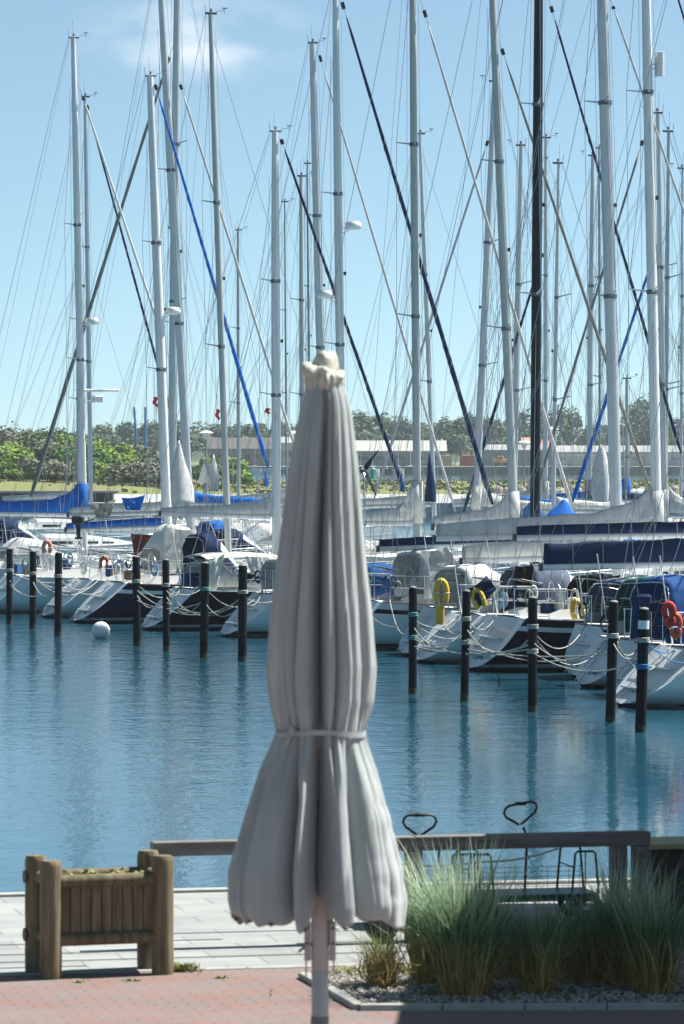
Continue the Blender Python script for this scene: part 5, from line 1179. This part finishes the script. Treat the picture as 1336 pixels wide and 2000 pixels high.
# far trees
random.seed(51); k = 0; ft = []
x = -20
tops = [(0, 842), (60, 838), (120, 836), (200, 832), (250, 826), (300, 830), (340, 824), (400, 828), (440, 836), (480, 828), (520, 832), (560, 828), (610, 830), (670, 826), (705, 806), (730, 812), (770, 818), (800, 822), (850, 826), (880, 818), (920, 814), (960, 812), (1000, 818), (1040, 806), (1075, 796), (1110, 800), (1160, 828), (1200, 826), (1240, 800), (1262, 778), (1290, 815), (1330, 806), (1350, 815)]
for i, (px, yt) in enumerate(tops):
    lbl = 'hazy green tree beyond the harbour, %s from the left in the far row' % ORD[i]
    tree(px, 905+random.uniform(-25, 60), yt, random.uniform(62, 84) if yt > 800 else 60, L_FAR if i % 3 else L_FAR2, lbl, 300+i, 'tree', 1.4, 1700, 'trees on the far shore', 'tree', ls=.75, nl=14)
for i in range(16):
    px = 20+i*88; lbl = 'lower hazy bush under the far trees, %s from the left' % ORD[i]
    tree(px, 880+random.uniform(-5, 12), 848+random.uniform(-4, 8), 100, L_FAR2 if i % 2 else L_FAR, lbl, 400+i, 'bush', 1.4, 1500, 'bushes on the far shore', 'bush', ls=.8, nl=12)
# wooded hill line behind
tag(grid(-220, 220, 1150, 1400, 60, 20, lambda x, y: 1.2+(5+3*noise.noise(Vector((x*.02, 3, 0)))+2*noise.noise(Vector((x*.08, 1, 0))))*math.sin(math.pi*(y-1150)/250)).build('wooded_hills', mat('far_woods', (.04, .075, .03), .95, var=.3, vscale=.08), smooth=True), kind='structure')
# buildings
def hall(px0, px1, y0, yr, D, wall, roof, label, nwin=0, zb=1.35, depth=14, roofh=None, winm=GLASSD, pitch=1, cat='building', name='warehouse'):
    s = F/D; a = P(px0, y0, D); c = P(px1, y0, D); W = c.x-a.x; hw = HC-(y0-HY)/s-zb; hr = HC-(yr-HY)/s-zb
    root = empty(name, ((a.x+c.x)/2, D, zb), 0, label=label, cat=cat)
    MB().box((0, depth/2, hw/2), (W, depth, hw)).build('wall', wall, root)
    q = MB(); e = .35
    q.add([(-W/2-e, -e, hw-.05), (W/2+e, -e, hw-.05), (W/2+e, depth/2, hr), (-W/2-e, depth/2, hr), (W/2+e, depth+e, hw-.05), (-W/2-e, depth+e, hw-.05), (-W/2-e, -e, hw+.15), (W/2+e, -e, hw+.15), (W/2+e, depth/2, hr+.2), (-W/2-e, depth/2, hr+.2), (W/2+e, depth+e, hw+.15), (-W/2-e, depth+e, hw+.15)],
          [(6, 7, 8, 9), (9, 8, 10, 11), (0, 1, 7, 6), (3, 2, 1, 0), (5, 4, 2, 3), (4, 5, 11, 10), (0, 6, 9, 3), (3, 9, 11, 5), (1, 2, 8, 7), (2, 4, 10, 8)])
    q.build('roof', roof, root)
    for i in range(nwin):
        x = -W/2+W*(i+.5)/nwin; MB().box((x, -.03, hw*.55), (W/nwin*.55, .05, hw*.26)).build('window', winm, root)
    return root
wb = mat('wall_blue_grey', (.22, .26, .32), .8, var=.06, vscale=.3); wl2 = mat('wall_pale', (.50, .52, .52), .8, var=.05); rf = mat('roof_pale', (.40, .41, .38), .7, var=.05); rb2 = mat('roof_brown', (.10, .095, .09), .8, var=.1); wbr = mat('wall_brown', (.22, .18, .17), .8, var=.1); rg = mat('roof_grey', (.33, .34, .34), .7)
hall(692, 870, 882, 862, 842, wb, rf, 'long blue-grey warehouse with pale metal roof right of the parasol', 5)
hall(935, 1075, 880, 870, 846, wb, rg, 'blue-grey hall behind the yellow digger')
hall(1075, 1340, 884, 872, 850, wl2, rg, 'long pale quay hall with grey roof on the right', 7, winm=wb)
hall(405, 545, 878, 856, 845, wbr, rb2, 'brown-roofed harbour house left of the parasol', 8)
hall(545, 610, 866, 855, 850, wl2, rf, 'white-roofed shed just left of the parasol', 2)
hall(1022, 1048, 868, 856, 866, wl2, mat('roof_pink', (.5, .28, .22), .8), 'small house with pink roof between the masts', 1, name='house', cat='house', depth=7)
hall(1052, 1072, 870, 862, 868, wl2, mat('roof_red', (.45, .2, .15), .8), 'tiny house with red roof right of the black mast', 1, name='house', cat='house', depth=7)
# boxes, boats and vehicle on the far quay
def fbox(px, y0, y1, wpx, D, m, name, label, cat, zb=1.4):
    s = F/D; h = (y1-y0)/s; c = P(px, y1, D); rt = empty(name, (c.x, D, zb), 0, label=label, cat=cat); return rt, h, wpx/s
r_, h, w_ = fbox(980, 905, 924, 32, 828, YEL, 'digger', 'yellow-orange wheeled digger parked on the far quay', 'digger')
yo = mat('digger_yellow', (.72, .36, .04), .6)
MB().bbox((0, 0, 1.05), (w_, 1.8, .8), .08).build('body', yo, r_); MB().bbox((-.2, 0, 1.75), (1.2, 1.5, .7), .08).build('cab', yo, r_); MB().bbox((-.2, -.77, 1.8), (.8, .04, .4), .01).build('cab_window', GLASSD, r_)
for sx in (-1, 1): MB().tube([(sx*w_*.3, -.95, .4), (sx*w_*.3, .95, .4)], .42, 14).build('wheel', RUB, r_)
MB().tube([(w_*.4, 0, 1.4), (w_*.7, 0, 2.4), (w_*.95, 0, 1.0)], .12, 6).build('arm', yo, r_)
for (px, wpx, m, nm2, lb) in ((915, 34, mat('container_red', (.40, .06, .08), .6), 'container', 'dark red container on the far quay left of the digger'), (872, 22, mat('container_sand', (.45, .33, .24), .7), 'container', 'sand-coloured container on the far quay'), (1145, 70, wl2, 'container', 'long white container on the far quay at the right')):
    r_, h, w_ = fbox(px, 905, 924, wpx, 832, m, nm2, lb, 'container'); MB().bbox((0, 0, 1.15), (w_, 2.2, 2.1), .05).build('body', m, r_)
    q = MB()
    for i in range(12): q.box((-w_/2+w_*(i+.5)/12, -1.115, 1.15), (w_/30, .03, 1.8))
    q.build('ribs', m, r_)
random.seed(77)
MBW = []
for i, px in enumerate((470, 498, 528, 556, 705, 728, 752, 778, 802, 1100)):
    D = 805+random.uniform(-8, 8); c = P(px, HY, D); rt = empty('moored_motorboat', (c.x, D, 0), random.uniform(-.3, .3), label='small white motorboat across the water, %s from the left along the far quay' % ORD[i], cat='motorboat', group='motorboats along the far quay')
    Lb = random.uniform(2.2, 3.2); secs = []
    for f in (0, .3, .6, .85, 1): wdt = .9*(1-f**3); secs.append([(Lb*(f-.5), -wdt, .9+.2*f), (Lb*(f-.5), -wdt*.7, -.1), (Lb*(f-.5), wdt*.7, -.1), (Lb*(f-.5), wdt, .9+.2*f)])
    MB().loft(secs).build('hull', GELW if i % 3 else NAVYG, rt); MB().bbox((-.1, 0, 1.25), (Lb*.45, 1.2, .7), .1).build('cabin', GELW, rt); MB().bbox((-.1, 0, 1.35), (Lb*.46, 1.22, .25), .02).build('window', GLASSD, rt)
    MB().tube([(0, 0, 1.5), (0, 0, random.uniform(3, 6))], .04, 5).build('mast', WHP, rt)
# upturned dinghy on the bank, green mark, lamps, crane poles
c = P(1243, 958, 338); dg = MB(); secs = []
for f in (0, .2, .5, .8, 1): q = math.sin(math.pi*(.08+.84*f)); secs.append([(2.6*(f-.5), .6*q*math.cos(a), .52*q*math.sin(a)) for a in [math.pi*k/8 for k in range(9)]])
tag(dg.loft(secs).build('dinghy', GELW, loc=(c.x, 335, 1.12), smooth=True), 'white upturned dinghy on the stony bank between the right masts', 'dinghy')
c = P(728, 938, 600); tag(MB().lathe([(.9, -.3), (.9, .3), (.35, .5), (.25, 1.8), (.45, 1.9), (.0, 2.4)], (0, 0, 0), 12).build('channel_buoy', mat('buoy_green', (.0, .28, .12), .5), loc=(c.x, 600, 0)), 'green channel buoy on the far water beside the wind generator', 'buoy')
for (px, yh, D, lb) in ((1077, 838, 330, 'tall street lamp with dish head right of the black mast'), (1024, 864, 345, 'street lamp with pinkish dish head left of the black mast'), (403, 845, 335, 'street lamp with dish head left of the parasol'), (574, 846, 340, 'street lamp with dish head close to the parasol')):
    c = P(px, yh, D); z = c.z-1.0; rt = empty('street_lamp', (c.x, D, 1.0), 0, label=lb, cat='street lamp', group='street lamps on the promenade')
    MB().tube([(0, 0, 0), (0, 0, z-.5)], [.09, .05], 8).build('pole', mat('lamp_pole', (.16, .2, .2), .5), rt)
    MB().lathe([(.06, z-.55), (.16, z-.45), (.34, z-.1), (.3, z-.08), (.1, z-.08)], (0, 0, 0), 14).build('lamp_glass', mat('lamp_glass', (.4, .42, .42), .3), rt)
    MB().lathe([(.58, z-.06), (.60, z-.02), (.35, z+.12), (.05, z+.2), (0, z+.2)], (0, 0, 0), 18).build('lamp_shade', WHP, rt, smooth=True, ang=40)
cb = mat('crane_blue', (.05, .22, .45), .5)
for (x0, x1, D, lb) in ((262, 272, 520, 'leaning pale blue crane pole beyond the dune thicket'), (284, 283, 522, 'upright pale blue crane pole beyond the dune thicket')):
    a = P(x0, 795, D); c = P(x1, 885, D); o = MB().tube([Vector((0, 0, 0)), a-Vector((c.x, D, 1.0))], .14, 6).build('crane_pole', cb, loc=(c.x, D, 1.0)); tag(o, lb, 'crane pole')
    q = MB()
    for i in range(8): f = i/8; p0 = (a-Vector((c.x, D, 1.0)))*f; q.tube([p0+Vector((-.2, 0, 0)), p0+Vector((.2, 0, .5))], .05, 4)
    q.build('rung', cb, o)
c = P(418, 925, 352); rt = empty('hoisted_sailboard', (c.x, 352, 1.1), 0, label='pale upright sail of a small dinghy beside the promenade lamp', cat='dinghy sail')
MB().loft([[(-.35, 0, .2), (.45, 0, .2), (.45, .06, .2), (-.35, .06, .2)], [(-.4, 0, 1.6), (.42, 0, 1.6), (.42, .08, 1.6), (-.4, .08, 1.6)], [(-.2, 0, 2.9), (.1, 0, 2.9), (.1, .05, 2.9), (-.2, .05, 2.9)], [(-.05, 0, 3.3), (.0, 0, 3.3), (.0, .03, 3.3), (-.05, .03, 3.3)]]).build('sail', C_LG, rt, smooth=True)
MB().tube([(-.38, 0, -.1), (-.4, 0, 3.4)], .03, 6).build('mast', ALU, rt)
# signs with white triangle on the promenade
for (px, y0, lb) in ((398, 918, 'white triangular canvas on a blue post by the promenade'),):
    c = P(px, 975, 300); s = F/300; rt = empty('signal_post', (c.x, 300, 1.0), 0, label=lb, cat='post'); MB().tube([(0, 0, 0), (0, 0, 3.0)], .06, 8).build('post', mat('post_blue', (.05, .12, .22), .5), rt)
    MB().add([(-.45, -.08, 1.35), (.45, -.08, 1.35), (0, -.08, 2.9), (-.45, -.05, 1.35), (.45, -.05, 1.35), (0, -.05, 2.9)], [(0, 1, 2), (5, 4, 3), (0, 3, 4, 1), (1, 4, 5, 2), (2, 5, 3, 0)]).build('canvas', C_WHITE, rt)
# low pier shed roof at the left
c0 = P(-60, 970, 300); c1 = P(240, 970, 300); rt = empty('pier_shelter', ((c0.x+c1.x)/2, 296, 1.0), 0, label='low flat grey pier shelter below the dune thicket on the left', cat='shelter')
MB().bbox((0, 0, .75), (c1.x-c0.x, 3, .16), .02).build('roof', mat('roof_dark', (.16, .16, .16), .8), rt); MB().bbox((0, .3, .33), (c1.x-c0.x-1, 2, .62), .02).build('wall', BLKP, rt)

# ================================================================ HAZE
hz = MB().box((0, 1150, 13), (2500, 2580, 29)); ho = hz.build('haze', mat('tmp', (.5, .5, .5))); hmt = bpy.data.materials.new('haze_air'); hmt.use_nodes = True; n = hmt.node_tree; n.nodes.clear()
o_ = n.nodes.new('ShaderNodeOutputMaterial'); pv = n.nodes.new('ShaderNodeVolumePrincipled'); pv.inputs['Density'].default_value = .00016; pv.inputs['Color'].default_value = (.80, .90, 1, 1); pv.inputs['Anisotropy'].default_value = .3
n.links.new(pv.outputs[0], o_.inputs['Volume']); ho.data.materials.clear(); ho.data.materials.append(hmt); tag(ho, 'thin summer haze over the harbour', 'haze', kind='stuff')
